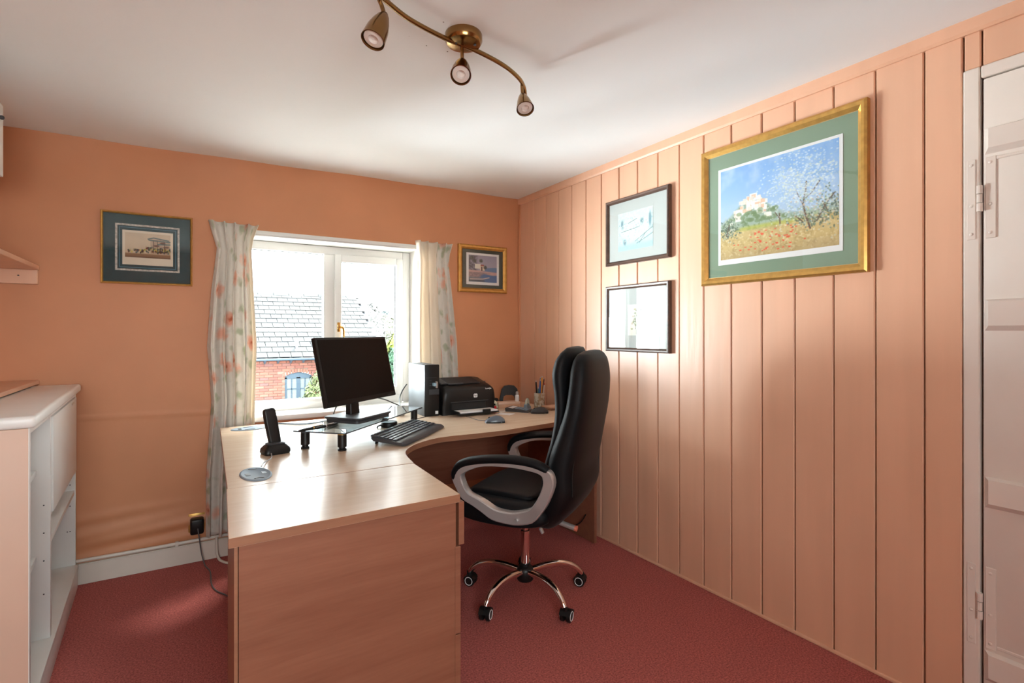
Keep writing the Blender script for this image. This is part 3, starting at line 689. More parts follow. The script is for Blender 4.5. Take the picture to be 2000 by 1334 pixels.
b = MB(); outer = [(-.055, 0), (-.052, .03), (-.040, .085), (-.025, .104), (0, .108), (.03, .104), (.048, .085), (.052, .03), (.052, 0)]
inner = [(-.034, 0), (-.034, .028), (-.030, .046), (-.018, .052), (0, .052), (.018, .052), (.030, .046), (.034, .028), (.034, 0)]
sm_ = Matrix.Rotation(PI/2-.12, 4, 'X') @ Matrix.Scale(1.22, 4)
b.loft([[(o[0], o[1], -.010), (o[0], o[1], .010), (i_[0], i_[1], .010), (i_[0], i_[1], -.010)] for o, i_ in zip(outer, inner)], mtx=sm_); b.build('arch', M['black_soft'], st)
b = MB(); b.box(-.034, .034, -.02, .025, 0, .012, .003, 1); b.box(-.033, .033, -.006, .006, .012, .026, .002, 1); b.build('base', M['dark_grey'], st)
bx = thing('card_box', 'low tan card box in front of the black hole punch', 'box', (-.312, -.345, DZ), math.radians(-12))
b = MB(); b.box(-.075, .075, -.035, .035, 0, .026, .002, 1); b.build('tray', M['tan'], bx)
b = MB(); b.box(-.077, .077, -.037, .037, .024, .038, .002, 1); b.build('lid', M['peach_pale'], bx)
bt = thing('correction_bottle', 'small white bottle with a grey cap on the tan card box', 'bottle', (-.250, -.362, DZ+.038))
b = MB(); b.lathe([(0, 0), (.013, 0), (.014, .003), (.014, .036), (.009, .042), (.008, .044)], 18); b.build('bottle', M['label_white'], bt)
b = MB(); b.lathe([(.0095, .043), (.0095, .060), (.007, .063), (0, .063)], 16); b.build('cap', M['silver'], bt)
bc = thing('pencil_case', 'long black case lying against the back wall beside the printer', 'case', (-.383, -.205, DZ), math.radians(4))
b = MB(); b.box(-.075, .075, -.03, .03, 0, .048, .016, 4); b.build('body', M['black_soft'], bc)
b = MB(); b.tube([(-.065, -.0305, .032), (.065, -.0305, .032)], .002, 6); b.build('zip', M['dark_grey'], bc)
sp = thing('stapler', 'cream stapler standing open beside the printer', 'stapler', (-.412, -.318, DZ), math.radians(-25))
b = MB(); b.box(-.05, .05, -.014, .014, 0, .012, .004, 2); b.build('base', M['cream'], sp)
b = MB(); b.box(-.055, .045, -.012, .012, -.008, .010, .005, 2, mtx=Matrix.Translation((.004, 0, .046)) @ Matrix.Rotation(math.radians(40), 4, 'Y')); b.build('arm', M['cream'], sp)
b = MB(); b.ball((.035, 0, .018), (.016, .013, .014), 12); b.build('hinge', M['cream'], sp)
sh = thing('sharpener', 'small red and black sharpener at the printer corner', 'sharpener', (-.462, -.425, DZ), .4)
b = MB(); b.box(-.016, .016, -.011, .011, .008, .028, .005, 2); b.build('body', M['red'], sh)
b = MB(); b.box(-.020, .024, -.013, .013, 0, .009, .003, 1); b.build('base', M['black'], sh)
ru = thing('metal_ruler', 'short silver ruler lying by the tray of the printer', 'ruler', (-.425, -.475, DZ), math.radians(-30))
b = MB(); b.box(-.05, .05, -.012, .012, 0, .0025, .0008, 1); b.build('blade', M['silver'], ru)
b = MB()
for i in range(18): b.box(-.046+i*.0054, -.0455+i*.0054, -.012, -.005, .0024, .0028)
b.build('markings', M['black'], ru, 0)
td = thing('tape_dispenser', 'grey-green tape dispenser with a clear roll beside the calculator', 'tape dispenser', (-.245, -.475, DZ), math.radians(40))
b = MB(); b.prism([(-.045, 0), (.05, 0), (.05, .012), (.03, .016), (.02, .03), (-.02, .04), (-.04, .03)], -.011, .011, .003, 2, mtx=Matrix.Rotation(PI/2, 4, 'X')); b.build('body', M['grommet'], td)
b = MB(); b.tube([(0+.027*math.cos(a), 0, .036+.027*math.sin(a)) for a in np.linspace(0, 2*PI, 25)[:-1]], .007, 8, closed=True); b.build('tape_roll', pmat('clear_tape', (.55, .58, .50), .15), td)
cs = thing('coaster_stack', 'stack of two thin wooden coasters behind the chair back', 'coaster', (-.115, -.565, DZ))
b = MB(); b.box(-.05, .05, -.05, .05, 0, .010, .004, 2); b.build('coaster', M['beech_edge'], cs)
b = MB(); b.box(-.048, .05, -.049, .05, .0105, .021, .004, 2); b.build('coaster', M['tan'], cs)

# ------------------------------------------------------------------ office chair
ch = thing('office_chair', 'black padded office chair with silver loop arms and a chrome five-star base', 'chair', (-.76, -1.235, 0), math.radians(33.9))
fab = M['chair_fabric']
def sring(w, yf, yr, z, e=3.2, n=40, lean=0):
    out = []
    yc, h = (yf+yr)/2, (yf-yr)/2
    for i in range(n):
        a = 2*PI*i/n; c_, s_ = math.cos(a), math.sin(a)
        out.append((w*math.copysign(abs(c_)**(2/e), c_), yc+h*math.copysign(abs(s_)**(2/e), s_), z))
    return out
def zloft(levels, sub=4, e=3.2):
    P = [Vector((w, yf, yr)) for z, yf, yr, w in levels]; Z = [l[0] for l in levels]
    P2, Z2 = catmull(P, Z, sub)
    return [sring(max(.004, p.x), p.y, p.z, z, e) for p, z in zip(P2, Z2)]
b = MB(); b.loft(zloft([(.372, -.13, -.17, .10), (.39, -.115, -.205, .17), (.43, -.115, -.245, .205), (.48, -.135, -.285, .225), (.55, -.160, -.318, .238), (.635, -.168, -.316, .243), (.70, -.175, -.328, .243),
    (.80, -.210, -.346, .236), (.90, -.244, -.363, .231), (1.0, -.258, -.372, .222), (1.06, -.262, -.370, .210), (1.105, -.272, -.362, .190), (1.13, -.287, -.348, .160), (1.142, -.305, -.335, .11), (1.145, -.315, -.328, .05)], e=2.8))
shell = b.build('backrest', fab, ch, 60)
b = MB(); b.loft(zloft([(.46, -.12, -.20, .15), (.50, -.115, -.21, .175), (.58, -.125, -.215, .19), (.68, -.148, -.225, .19), (.76, -.170, -.25, .188), (.86, -.185, -.272, .186), (.95, -.183, -.275, .186), (1.04, -.170, -.272, .184),
    (1.10, -.182, -.270, .170), (1.135, -.205, -.268, .145), (1.155, -.225, -.262, .105), (1.160, -.238, -.252, .05)], e=2.3)); b.build('back_cushion', fab, ch, 60)
b = MB()
for sx in (-1, 1):
    b.tube([(sx*.205, -.296, .55), (sx*.208, -.298, .66), (sx*.190, -.322, .80), (sx*.182, -.345, .95), (sx*.170, -.349, 1.04), (sx*.145, -.342, 1.100)], .0022, 6, sub=5)
b.tube([(-.145, -.342, 1.100), (-.08, -.356, 1.103), (.08, -.356, 1.103), (.145, -.342, 1.100)], .0022, 6, sub=5); b.build('seam', M['black_soft'], shell)
b = MB()   # seat: layered cushion with a waterfall front
def seat_ring(x, k):
    prof = [(-.20, .415), (-.21, .45), (-.19, .495), (-.10, .508), (.05, .512), (.17, .515), (.235, .502), (.268, .47), (.272, .44), (.25, .412), (.10, .402), (-.10, .402)]
    return [(x, .03+(y-.03)*k, .445+(z-.445)*(k if z > .445 else 1)) for y, z in prof]
b.loft([seat_ring(x, k) for x, k in ((-.257, .55), (-.250, .80), (-.235, .93), (-.19, 1), (0, 1.01), (.19, 1), (.235, .93), (.250, .80), (.257, .55))])
so = b.build('seat', fab, ch, 60); sm = so.modifiers.new('soft', 'SUBSURF'); sm.levels = 1; sm.render_levels = 2
b = MB(); b.loft([[(x, y*k+.03*(1-k)-.0, z) for x, y, z in ((sx, -.14, .492), (sx, -.13, .522), (sx, .02, .534), (sx, .17, .536), (sx, .21, .520), (sx, .20, .492))] for sx, k in ((-.20, .75), (-.185, .95), (-.10, 1), (.10, 1), (.185, .95), (.20, .75))])
sc_ = b.build('seat_cushion', fab, ch, 60); sm = sc_.modifiers.new('soft', 'SUBSURF'); sm.levels = 1; sm.render_levels = 2
b = MB(); b.box(-.09, .09, -.14, .14, .372, .404, .006, 2); b.box(-.035, .035, -.06, .05, .328, .375, .006, 2); b.build('tilt_mechanism', M['black'], ch)
# arms: closed silver loop with a padded top
outer = [(.206, .632), (.213, .600), (.196, .558), (.166, .513), (.120, .490), (.079, .466), (.031, .436), (-.03, .428), (-.086, .430), (-.154, .451), (-.198, .500), (-.225, .545), (-.248, .621), (-.246, .665), (-.225, .692), (-.165, .702), (-.06, .707), (.06, .700), (.135, .680), (.180, .660)]
inner = [(.168, .625), (.164, .600), (.152, .568), (.133, .541), (.100, .527), (.067, .511), (.019, .484), (-.03, .478), (-.075, .482), (-.135, .503), (-.168, .535), (-.188, .575), (-.203, .625), (-.203, .655), (-.192, .672), (-.150, .682), (-.06, .688), (.06, .680), (.120, .660), (.152, .642)]
outer = [(y, z-max(0, min(1, (z-.55)/.1))*.019) for y, z in outer]; inner = [(y, z-max(0, min(1, (z-.55)/.1))*.019) for y, z in inner]
for sx in (-1, 1):
    O, _ = catmull([Vector((0, y, z)) for y, z in outer], [0]*len(outer), 3, True); I, _ = catmull([Vector((0, y, z)) for y, z in inner], [0]*len(inner), 3, True)
    b = MB(); rings = []
    for p, q in zip(O, I):
        xc = sx*(.288 - max(0, (.5-p.z))*.25); t = .021
        c = (p+q)/2; pp = c+(p-c)*.8; qq = c+(q-c)*.8
        rings.append([(xc-t, pp.y, pp.z), (xc-t*.75, p.y, p.z), (xc+t*.75, p.y, p.z), (xc+t, pp.y, pp.z), (xc+t, qq.y, qq.z), (xc+t*.75, q.y, q.z), (xc-t*.75, q.y, q.z), (xc-t, qq.y, qq.z)])
    b.loft(rings, closed=True); arm = b.build('armrest', M['silver'], ch, 40)
    b = MB(); path = [(.204, .590), (.203, .618), (.178, .652), (.125, .673), (.031, .690), (-.08, .697), (-.165, .690), (-.222, .668)]
    b.tube([(sx*.288, y, z) for y, z in path], [.021, .026, .028, .028, .028, .028, .027, .022], 14, sub=5, flat=.72); b.build('arm_pad', M['chair_fabric'], arm, 60)
    b = MB(); b.cyl((sx*.288, -.085, .452), (sx*.302, -.085, .452), .007, n=12); b.cyl((sx*.24, -.085, .447), (sx*.285, -.085, .447), .012); b.build('bolt', M['silver'], arm)
b = MB(); b.lathe([(.0, .07), (.036, .07), (.040, .078), (.040, .118), (.034, .130), (.024, .136), (.024, .15)], 24); hub = b.build('hub', M['black'], ch)
b = MB(); b.lathe([(.0205, .13), (.0205, .30), (.014, .302), (.014, .34)], 24); b.build('gas_lift', M['chrome'], ch)
for k in range(5):
    a = math.radians(-87.5+72*k-33.9); ca, sa = math.cos(a), math.sin(a)
    pts = [(.03, .112), (.10, .124), (.17, .126), (.225, .112), (.265, .085), (.283, .060)]
    b = MB(); b.tube([(r*ca, r*sa, z) for r, z in pts], [.0165, .016, .015, .014, .0125, .0115], 12, sub=5); lg = b.build('leg', M['chrome'], ch, 60)
    R = Matrix.Translation((.290*ca, .290*sa, 0)) @ Matrix.Rotation(a+.5+k*.35, 4, 'Z')
    b = MB(); b.cyl((0, 0, .05), (0, 0, .066), .008)
    for s_ in (-1, 1): b.lathe([(0, -.009), (.022, -.009), (.0265, -.006), (.0265, .006), (.022, .009), (0, .009)], 22, Matrix.Translation((s_*.0145, .012, .0265)) @ Matrix.Rotation(PI/2, 4, 'Y'))
    hood = [(.0285*math.cos(t), .012+.0285*math.sin(t), .0) for t in np.linspace(math.radians(15), math.radians(165), 9)]
    b.loft([[(s_*.024, p[0]+.012, .0265+(p[1]-.012)) for p in hood] + [(s_*.024, p[0]*.8+.012, .0265+(p[1]-.012)*.8) for p in hood[::-1]] for s_ in (-1, 1)])
    b.bm.transform(R); cs_ = b.build('caster', M['black'], lg, 40)
    b = MB()
    for s_ in (-1, 1):
        b.tube([(s_*.0238, .012+.0185*math.cos(t), .0265+.0185*math.sin(t)) for t in np.linspace(0, 2*PI, 23)[:-1]], .0016, 6, closed=True)
    b.bm.transform(R); b.build('wheel_ring', M['label_white'], cs_)
b = MB(); b.tube([(.10, -.03, .385), (.20, -.10, .372), (.25, -.135, .365)], .006, 10); b.build('tilt_lever', M['silver'], ch)
b = MB(); b.tube([(.02, -.10, .375), (.02, -.17, .352), (.02, -.235, .338)], [.010, .012, .012], 12); tl = b.build('tension_bar', M['silver'], ch)
b = MB(); b.tube([(.02, -.235, .338), (.02, -.246, .336)], .0125, 12); b.build('end_cap', pmat('pinkish_cap', (.75, .22, .14), .35), tl)
b = MB(); b.tube([(.04, -.03, .36), (.03, -.06, .315)], .004, 8); b.box(-.010, .010, -.006, .006, -.03, 0, .003, 1, mtx=Matrix.Translation((.028, -.064, .312)) @ Matrix.Rotation(-.5, 4, 'X')); b.build('height_lever', M['silver'], ch)

# ------------------------------------------------------------------ ceiling spotlight bar
lampo = thing('ceiling_spotlight', 'antique brass ceiling light with three spots on a wavy bar', 'ceiling light', (-1.345, -1.765, 2.2), 0)
def lw(p): return (p[0]+1.345, p[1]+1.765, p[2]-2.2)
zc = ceil_z(-1.345, -1.765)-2.2
b = MB(); b.lathe([(.0, zc), (.058, zc), (.060, zc-.004), (.060, zc-.022), (.054, zc-.032), (.036, zc-.037), (.0, zc-.038)], 40); cn = b.build('canopy', M['brass'], lampo)
for s_ in (-1, 1): b = MB(); b.ball((s_*.030*.93, s_*.03*-.4-.012, zc-.037), (.005, .005, .003), 10); b.build('screw', M['dark_grey'], cn)
b = MB(); b.cyl((0, 0, zc-.036), (0, 0, -.05), .010); b.build('bar_clamp', M['black'], cn)
bar = [(-1.700, -1.905, 2.128), (-1.672, -1.885, 2.142), (-1.633, -1.853, 2.150), (-1.542, -1.803, 2.150), (-1.41, -1.767, 2.150), (-1.299, -1.755, 2.150), (-1.178, -1.725, 2.149), (-1.085, -1.680, 2.148), (-1.030, -1.635, 2.146), (-1.005, -1.608, 2.130)]
b = MB(); b.tube([lw(p) for p in bar], .0075, 12, sub=6); b.build('bar', M['brass'], lampo, 60)
CAMP = Vector((-2.105, -3.283, 1.225)); TH = math.atan(637/1025)
def at_t(px, py, t):
    uu = (px-1000)/1025; vv = -(py-648)/1025; s_, c_ = math.sin(TH), math.cos(TH)
    return Vector((CAMP.x+t*(s_+uu*c_), CAMP.y+t*(c_-uu*s_), CAMP.z+t*vv))
for (sx, sy, st_), (ax, ay, at_), (rx, ry, rt) in (((738, -6, 1.448), (752, 26, 1.455), (728, 79, 1.415)), ((902, 90, 1.693), (903, 118, 1.695), (900, 147, 1.635)), ((1019, 164, 1.955), (1020, 184, 1.955), (1026, 213, 1.915))):
    A = at_t(ax, ay, at_); Rm = at_t(rx, ry, rt); St = at_t(sx, sy, st_)
    ax_ = (Rm-A); ln = ax_.length; mtx = Matrix.Translation(lw(A)) @ rot_to(ax_)
    b = MB(); b.lathe([(.004, 0), (.010, .004), (.017, .018), (.024, .04), (.0295, .066), (.0325, ln), (.0305, ln), (.0275, .066), (.020, .035), (.004, .01)], 28, mtx, cap=False); hd = b.build('spot_head', M['brass'], lampo, 50)
    b = MB(); b.tube([lw(St), lw(St+(A-St)*.5), lw(A+ax_*.05)], .0058, 10); b.build('stem', M['brass'], hd)
    b = MB(); b.lathe([(0, ln-.016), (.012, ln-.012), (.014, ln-.004), (.027, ln-.006), (.0285, ln-.02), (0, ln-.03)], 24, mtx); b.build('bulb', M['bulb'], hd)

# ------------------------------------------------------------------ pictures
def s2l(c): c = np.clip(c, 0, 1); return np.where(c <= .04045, c/12.92, ((c+.055)/1.055)**2.4)
class Art:
    def __init__(s, nx, ny, seed):
        s.nx, s.ny = nx, ny; s.r = np.random.RandomState(seed)
        u, v = np.meshgrid(np.linspace(0, 1, nx), np.linspace(0, 1, ny)); s.u, s.v = u, v; s.c = np.zeros((ny, nx, 3))
    def noise(s, fx, fy):
        g = s.r.rand(int(fy)+2, int(fx)+2); x = s.u*fx; y = s.v*fy; i = np.floor(x).astype(int); j = np.floor(y).astype(int); a = x-i; d = y-j
        return (g[j, i]*(1-a)+g[j, i+1]*a)*(1-d)+(g[j+1, i]*(1-a)+g[j+1, i+1]*a)*d
    def fbm(s, fx, fy): return .5*s.noise(fx, fy)+.3*s.noise(fx*2.1, fy*2.1)+.2*s.noise(fx*4.3, fy*4.3)
    def mix(s, m, col):
        m = np.clip(m, 0, 1)[..., None]; s.c = s.c*(1-m)+np.array(col)*m
    def fill(s, c0, c1): s.c = np.array(c0)*(1-s.v[..., None])+np.array(c1)*s.v[..., None]
    def blob(s, x, y, rx, ry, soft=.3): return np.clip((1-np.sqrt(((s.u-x)/rx)**2+((s.v-y)/ry)**2))/soft, 0, 1)
    def line(s, pts, w, asp=1.0):
        m = np.zeros_like(s.u)
        for (x0, y0), (x1, y1) in zip(pts[:-1], pts[1:]):
            dx, dy = (x1-x0)*asp, y1-y0; L = dx*dx+dy*dy+1e-9
            t = np.clip(((s.u-x0)*asp*dx+(s.v-y0)*dy)/L, 0, 1)
            d = np.hypot((s.u-x0)*asp-t*dx, s.v-y0-t*dy); m = np.maximum(m, np.clip((w-d)/(w*.5), 0, 1))
        return m
    def rect(s, x0, x1, y0, y1): return ((s.u > x0) & (s.u < x1) & (s.v > y0) & (s.v < y1)).astype(float)
    def obj(s, w, h, y, parent, cx=0, cz=0, name='print'):
        col = s2l(s.c); V = []; nx, ny = s.nx, s.ny
        xs_ = cx-w/2+w*s.u; zs_ = cz+h/2-h*s.v
        V = np.stack([xs_, np.full_like(xs_, y), zs_], -1).reshape(-1, 3)
        idx = np.arange(nx*ny).reshape(ny, nx)
        F = np.stack([idx[:-1, :-1], idx[1:, :-1], idx[1:, 1:], idx[:-1, 1:]], -1).reshape(-1, 4)
        me = bpy.data.meshes.new(name); me.from_pydata(V.tolist(), [], F.tolist()); me.materials.append(M['art'])
        at = me.attributes.new('col', 'FLOAT_COLOR', 'POINT')
        at.data.foreach_set('color', np.concatenate([col.reshape(-1, 3), np.ones((nx*ny, 1))], 1).ravel().astype(np.float32))
        o = bpy.data.objects.new(name, me); COL.objects.link(o); o.parent = parent; return o
def picture(label, loc, w, h, rz, fw, depth, fmat, prof=None, roll=0):
    t = thing('framed_picture', label, 'picture', loc, rz); t.rotation_euler = (0, roll, rz)
    prof = prof or [(0, 0), (0, -depth*.8), (fw*.25, -depth), (fw*.6, -depth*.92), (fw, -depth*.55), (fw, 0)]
    b = MB(); rings = []
    for sx, sz in ((-1, 1), (1, 1), (1, -1), (-1, -1)): rings.append([(sx*(w/2-d), y, sz*(h/2-d)) for d, y in prof])
    b.loft(rings, closed=True); b.build('frame', fmat, t, 25)
    b = MB(); b.box(-w/2+fw*.5, w/2-fw*.5, -.004, -.0, -h/2+fw*.5, h/2-fw*.5); b.build('backing', M['black_soft'], t, 0)
    b = MB(); b.box(-w/2+fw*.8, w/2-fw*.8, -depth*.5-.0015, -depth*.5, -h/2+fw*.8, h/2-fw*.8); b.build('glass', M['pic_glass'], t, 0)
    return t
def mount(t, name, w, h, y, mat, cx=0, cz=0, th=.0015):
    b = MB(); b.box(cx-w/2, cx+w/2, y, y+th, cz-h/2, cz+h/2); return b.build(name, mat, t, 0)
def ringframe(t, name, w, h, lw_, y, mat, cx=0, cz=0, th=.0012):
    b = MB(); rings = []
    for sx, sz in ((-1, 1), (1, 1), (1, -1), (-1, -1)): rings.append([(cx+sx*(w/2-d), yy, cz+sz*(h/2-d)) for d, yy in ((0, y+th), (0, y), (lw_, y), (lw_, y+th))])
    b.loft(rings, closed=True); return b.build(name, mat, t, 0)
# 1 large landscape on the boards
t = picture('large gilt-framed print of a village and blossoming tree, in a sage green mount', (-.004, -1.998, 1.755), .715, .628, -PI/2, .033, .028, M['gold'])
mount(t, 'mount', .665, .578, -.0105, pmat('sage_mount', (.225, .315, .225), .8))
ringframe(t, 'slip', .657, .570, .006, -.0128, M['gold_light'])
aw, ah = .515, .405
mount(t, 'print_border', aw+.026, ah+.034, -.0122, M['paper'], 0, -.006)
A = Art(230, 180, 5); n1 = A.fbm(9, 7); n2 = A.fbm(40, 30); n3 = A.noise(90, 70)
A.fill((.50, .68, .90), (.80, .86, .93)); A.mix((n1-.42)*1.8*np.clip(1-A.v, 0, 1), (.80, .86, .93))
A.mix(np.clip((A.v-.30-.10*A.u)/.3, 0, 1)*.55, (.70, .78, .84))
hill = np.clip((A.v-(.60-.26*np.exp(-((A.u-.30)/.20)**2))-.05*(n2-.5))/.05, 0, 1); A.mix(hill*.75, (.62, .68, .58)); A.mix(hill*np.clip((n2-.48)*5, 0, 1), (.45, .54, .38))
for k in range(70):
    x = A.r.normal(.29, .10); y = .58-.24*math.exp(-((x-.30)/.17)**2)+A.r.rand()*.16; w_ = .012+.02*A.r.rand(); h_ = .012+.018*A.r.rand()
    A.mix(A.rect(x-w_, x+w_, y-h_, y+h_)*.85, [(.97, .95, .92), (.90, .86, .82), (.92, .74, .62), (.98, .97, .95)][k % 4])
for k in range(26): A.mix(A.blob(A.r.normal(.38, .11), .50+A.r.rand()*.14, .03, .025)*.6, (.42, .52, .34))
field = np.clip((A.v-.665-.03*np.sin(A.u*4)-.02*(n2-.5))/.03, 0, 1); A.mix(field, (.82, .72, .50)); A.mix(field*np.clip((n2-.45)*2.2, 0, .7), (.68, .57, .36)); A.mix(field*np.clip((n3-.62)*3, 0, .8), (.90, .84, .66))
A.mix(np.clip(1-abs(A.v-.69)/.035, 0, 1)*np.clip((A.u-.12)/.1, 0, 1)*np.clip((.75-A.u)/.1, 0, 1)*.8, (.76, .75, .28)); A.mix(np.clip((A.v-.86)/.14, 0, 1)*.35, (.60, .50, .36))
for k in range(170):
    x, y = A.r.rand(), .72+.24*A.r.rand(); cl_ = math.exp(-((x-.50-.5*(.82-y))/.22)**2)
    if A.r.rand() < cl_: A.mix(A.blob(x, y, .008+.008*A.r.rand(), .008)*.95, (.90, .36, .24))
for cx_, cy_, rx_, ry_, n_ in ((.08, .68, .11, .12, 260), (.95, .62, .12, .18, 320), (.80, .72, .16, .07, 160)):
    for k in range(n_): A.mix(A.blob(A.r.normal(cx_, rx_*.45), A.r.normal(cy_, ry_*.45), .008, .010)*.7, [(.30, .36, .28), (.46, .54, .44), (.78, .80, .72), (.35, .42, .40)][k % 4])
for pts, w_ in (([(.79, .80), (.755, .66), (.735, .55), (.755, .42), (.76, .34)], .012), ([(.745, .50), (.80, .46), (.86, .36)], .007), ([(.735, .56), (.70, .46), (.68, .40)], .006), ([(.84, .74), (.90, .60), (.97, .50)], .008), ([(.92, .66), (.88, .56)], .006), ([(.55, .70), (.545, .60)], .010), ([(.545, .65), (.51, .58)], .006), ([(.68, .66), (.73, .72)], .008), ([(.06, .74), (.09, .62)], .008)): A.mix(A.line(pts, w_, aw/ah), (.40, .31, .25))
for k in range(1500):
    x, y = A.r.normal(.74, .15), A.r.normal(.36, .16)
    A.mix(A.blob(x, y, .006+.006*A.r.rand(), .008)*.55, [(.93, .95, .96), (.80, .87, .94), (.86, .88, .82), (.66, .76, .86)][k % 4])
for k in range(160): A.mix(A.blob(A.r.normal(.80, .10), A.r.normal(.60, .07), .008, .008)*.6, [(.66, .74, .56), (.86, .72, .60), (.56, .66, .74)][k % 3])
A.obj(aw, ah, -.0126, t)
# 2, 3 two dark framed pictures one above the other
sil = pmat('cool_white_mount', (.52, .55, .545), .8)
t = picture('dark wood framed pale blue print, upper of the two on the boards', (-.004, -1.206, 1.790), .474, .372, -PI/2, .022, .024, M['dark_frame'])
mount(t, 'mount', .44, .338, -.0095, sil)
A = Art(120, 96, 9); n1 = A.fbm(7, 6); n2 = A.fbm(26, 22); A.fill((.80, .88, .89), (.74, .86, .89)); A.mix((n2-.45)*2.5, (.90, .92, .90))
A.mix(A.blob(.5, .45, .5, .36, .5)*.5, (.90, .91, .88)); A.mix(np.clip((A.v-.80)/.1, 0, 1)*.6, (.62, .78, .85)); A.mix(np.clip((n2-.55)*4, 0, .5)*(A.v > .15), (.58, .70, .72))
for x, y, w_, h_ in ((.12, .30, .05, .15), (.70, .30, .07, .08), (.20, .78, .06, .10), (.92, .30, .05, .25)): A.mix(A.blob(x, y, w_, h_, .6)*.8, (.38, .52, .58))
for pts in ([(.50, .80), (.98, .52)], [(.55, .86), (1, .66)], [(.62, .86), (.80, .62)], [(.30, .30), (.55, .22)], [(.10, .50), (.62, .44)]): A.mix(A.line(pts, .012, 1.2)*.8, (.40, .48, .50))
for k in range(60): A.mix(A.blob(A.r.rand(), .2+.6*A.r.rand(), .02, .02)*.5, [(.50, .62, .66), (.86, .80, .74), (.95, .95, .93)][k % 3])
A.obj(.262, .212, -.0105, t, -.01, -.005)
t = picture('dark wood framed small flower print under reflective glass, lower of the two', (-.004, -1.206, 1.300), .474, .372, -PI/2, .022, .024, M['dark_frame'])
mount(t, 'mount', .44, .338, -.0095, sil)
A = Art(90, 110, 4); A.fill((.90, .91, .88), (.90, .90, .87))
for k in range(38):
    x, y = A.r.normal(.5, .17), A.r.normal(.5, .22); A.mix(A.blob(x, y, .05+.04*A.r.rand(), .035, .5)*.8, [(.74, .70, .55), (.55, .60, .48), (.80, .72, .66), (.50, .52, .50)][k % 4])
for pts in ([(.5, .95), (.48, .6), (.4, .35)], [(.5, .8), (.62, .45)], [(.49, .7), (.3, .55)]): A.mix(A.line(pts, .012), (.45, .50, .38))
A.obj(.13, .17, -.0105, t, .0, -.01)
# 4 teal mounted print left of the window
t = picture('thin gilt-framed street scene print in a dark teal mount, left of the window', (-2.269, -.004, 1.648), .388, .362, 0, .011, .02, M['gold'])
teal = pmat('teal_mount', (.030, .075, .088), .8, nscale=60, namp=.1)
mount(t, 'mount', .37, .345, -.0075, teal)
ringframe(t, 'mount_border', .272, .236, .009, -.0085, pmat('marbled_line', (.58, .54, .50), .7, nscale=90, namp=.35), .0, .004)
ringframe(t, 'mount_line', .240, .204, .003, -.0085, pmat('blue_line', (.10, .24, .32), .7), .0, .004)
mount(t, 'print_border', .214, .174, -.0088, pmat('cream_paper', (.80, .70, .58), .8), 0, .004)
A = Art(120, 80, 12); n1 = A.fbm(8, 6); n2 = A.fbm(30, 20); A.fill((.84, .76, .66), (.86, .78, .68)); A.mix((n1-.4)*.8, (.78, .70, .62))
A.mix(np.clip((A.v-.80)/.06, 0, 1), (.58, .44, .34)); A.mix(np.clip((A.v-.92)/.05, 0, 1)*.5, (.40, .30, .24)); A.mix(A.rect(.55, .98, .22, .80)*np.clip(n2*1.6, 0, 1)*.7, (.62, .50, .42))
for pts in ([(.50, .22), (.62, .16), (.95, .24)], [(.52, .26), (1, .30)], [(.72, .42), (1, .40)]): A.mix(A.line(pts, .03, 1.5), (.38, .46, .46))
for k in range(150):
    x = A.r.rand()**.7; y = .66+.14*A.r.rand()-(.12*A.r.rand() if x > .4 else 0); A.mix(A.blob(x, y, .022, .05, .5)*.8, [(.18, .16, .17), (.42, .18, .14), (.30, .36, .38), (.76, .68, .52), (.24, .28, .20), (.84, .78, .30)][k % 6])
for x in (.62, .70, .86): A.mix(A.line([(x, .78), (x, .30)], .015, 1.5)*.8, (.32, .26, .24))
for x, y in ((.68, .48), (.82, .36), (.90, .52)): A.mix(A.blob(x, y, .08, .05, .4)*.8, (.40, .26, .22))
A.obj(.192, .125, -.0092, t, 0, .017)
# 5 small gilt framed print right of the window
t = picture('small square gilt-framed coast print in a dark green mount, by the room corner', (-.317, -.004, 1.668), .388, .332, 0, .031, .026, M['gold'])
mount(t, 'mount', .34, .285, -.0105, pmat('dark_green_mount', (.042, .058, .045), .8))
mount(t, 'print_border', .262, .222, -.0118, M['paper'], .0, 0)
A = Art(110, 96, 21); n1 = A.fbm(6, 6); n2 = A.fbm(24, 22); A.fill((.62, .60, .68), (.72, .68, .72)); A.mix(np.clip((.34-A.u)/.1, 0, 1)*np.clip(n2*2-.3, 0, 1)*(A.v < .62), (.34, .33, .38))
A.mix(np.clip((A.v-.42-.12*np.clip(.9-A.u, 0, 1))/.02, 0, 1)*(A.u > .5), (.42, .52, .66)); A.mix(A.rect(.22, .42, .32, .50), (.90, .88, .84)); A.mix(A.rect(.40, .56, .38, .56), (.88, .80, .72)); A.mix(A.rect(.42, .54, .34, .39), (.62, .34, .30)); A.mix(A.rect(.44, .48, .42, .58), (.36, .26, .26))
A.mix(np.clip((A.v-.54-.06*A.u)/.03, 0, 1), (.80, .64, .62)); A.mix(np.clip((A.v-.62)/.03, 0, 1)*np.clip((.8-A.u)/.3, 0, 1)*np.clip(n2*1.8, 0, 1), (.55, .48, .50)); A.mix(np.clip((A.v-.70-.02*np.sin(A.u*9))/.03, 0, 1)*np.clip((A.u-.45+(A.v-.7))/.1, 0, 1), (.32, .44, .62)); A.mix(np.clip((A.v-.78)/.1, 0, 1)*np.clip((.6-A.u)/.2, 0, 1), (.40, .46, .52))
A.mix(A.line([(.05, .90), (.5, .88), (.72, .82)], .025, 1.1), (.80, .70, .68)); A.mix(A.line([(.0, .95), (.55, .95)], .02, 1.1), (.25, .25, .30))
for x, y in ((.20, .22), (.43, .20), (.10, .10), (.58, .44)): A.mix(A.blob(x, y, .08, .09, .5)*np.clip(n2*2, 0, 1), (.30, .32, .30))
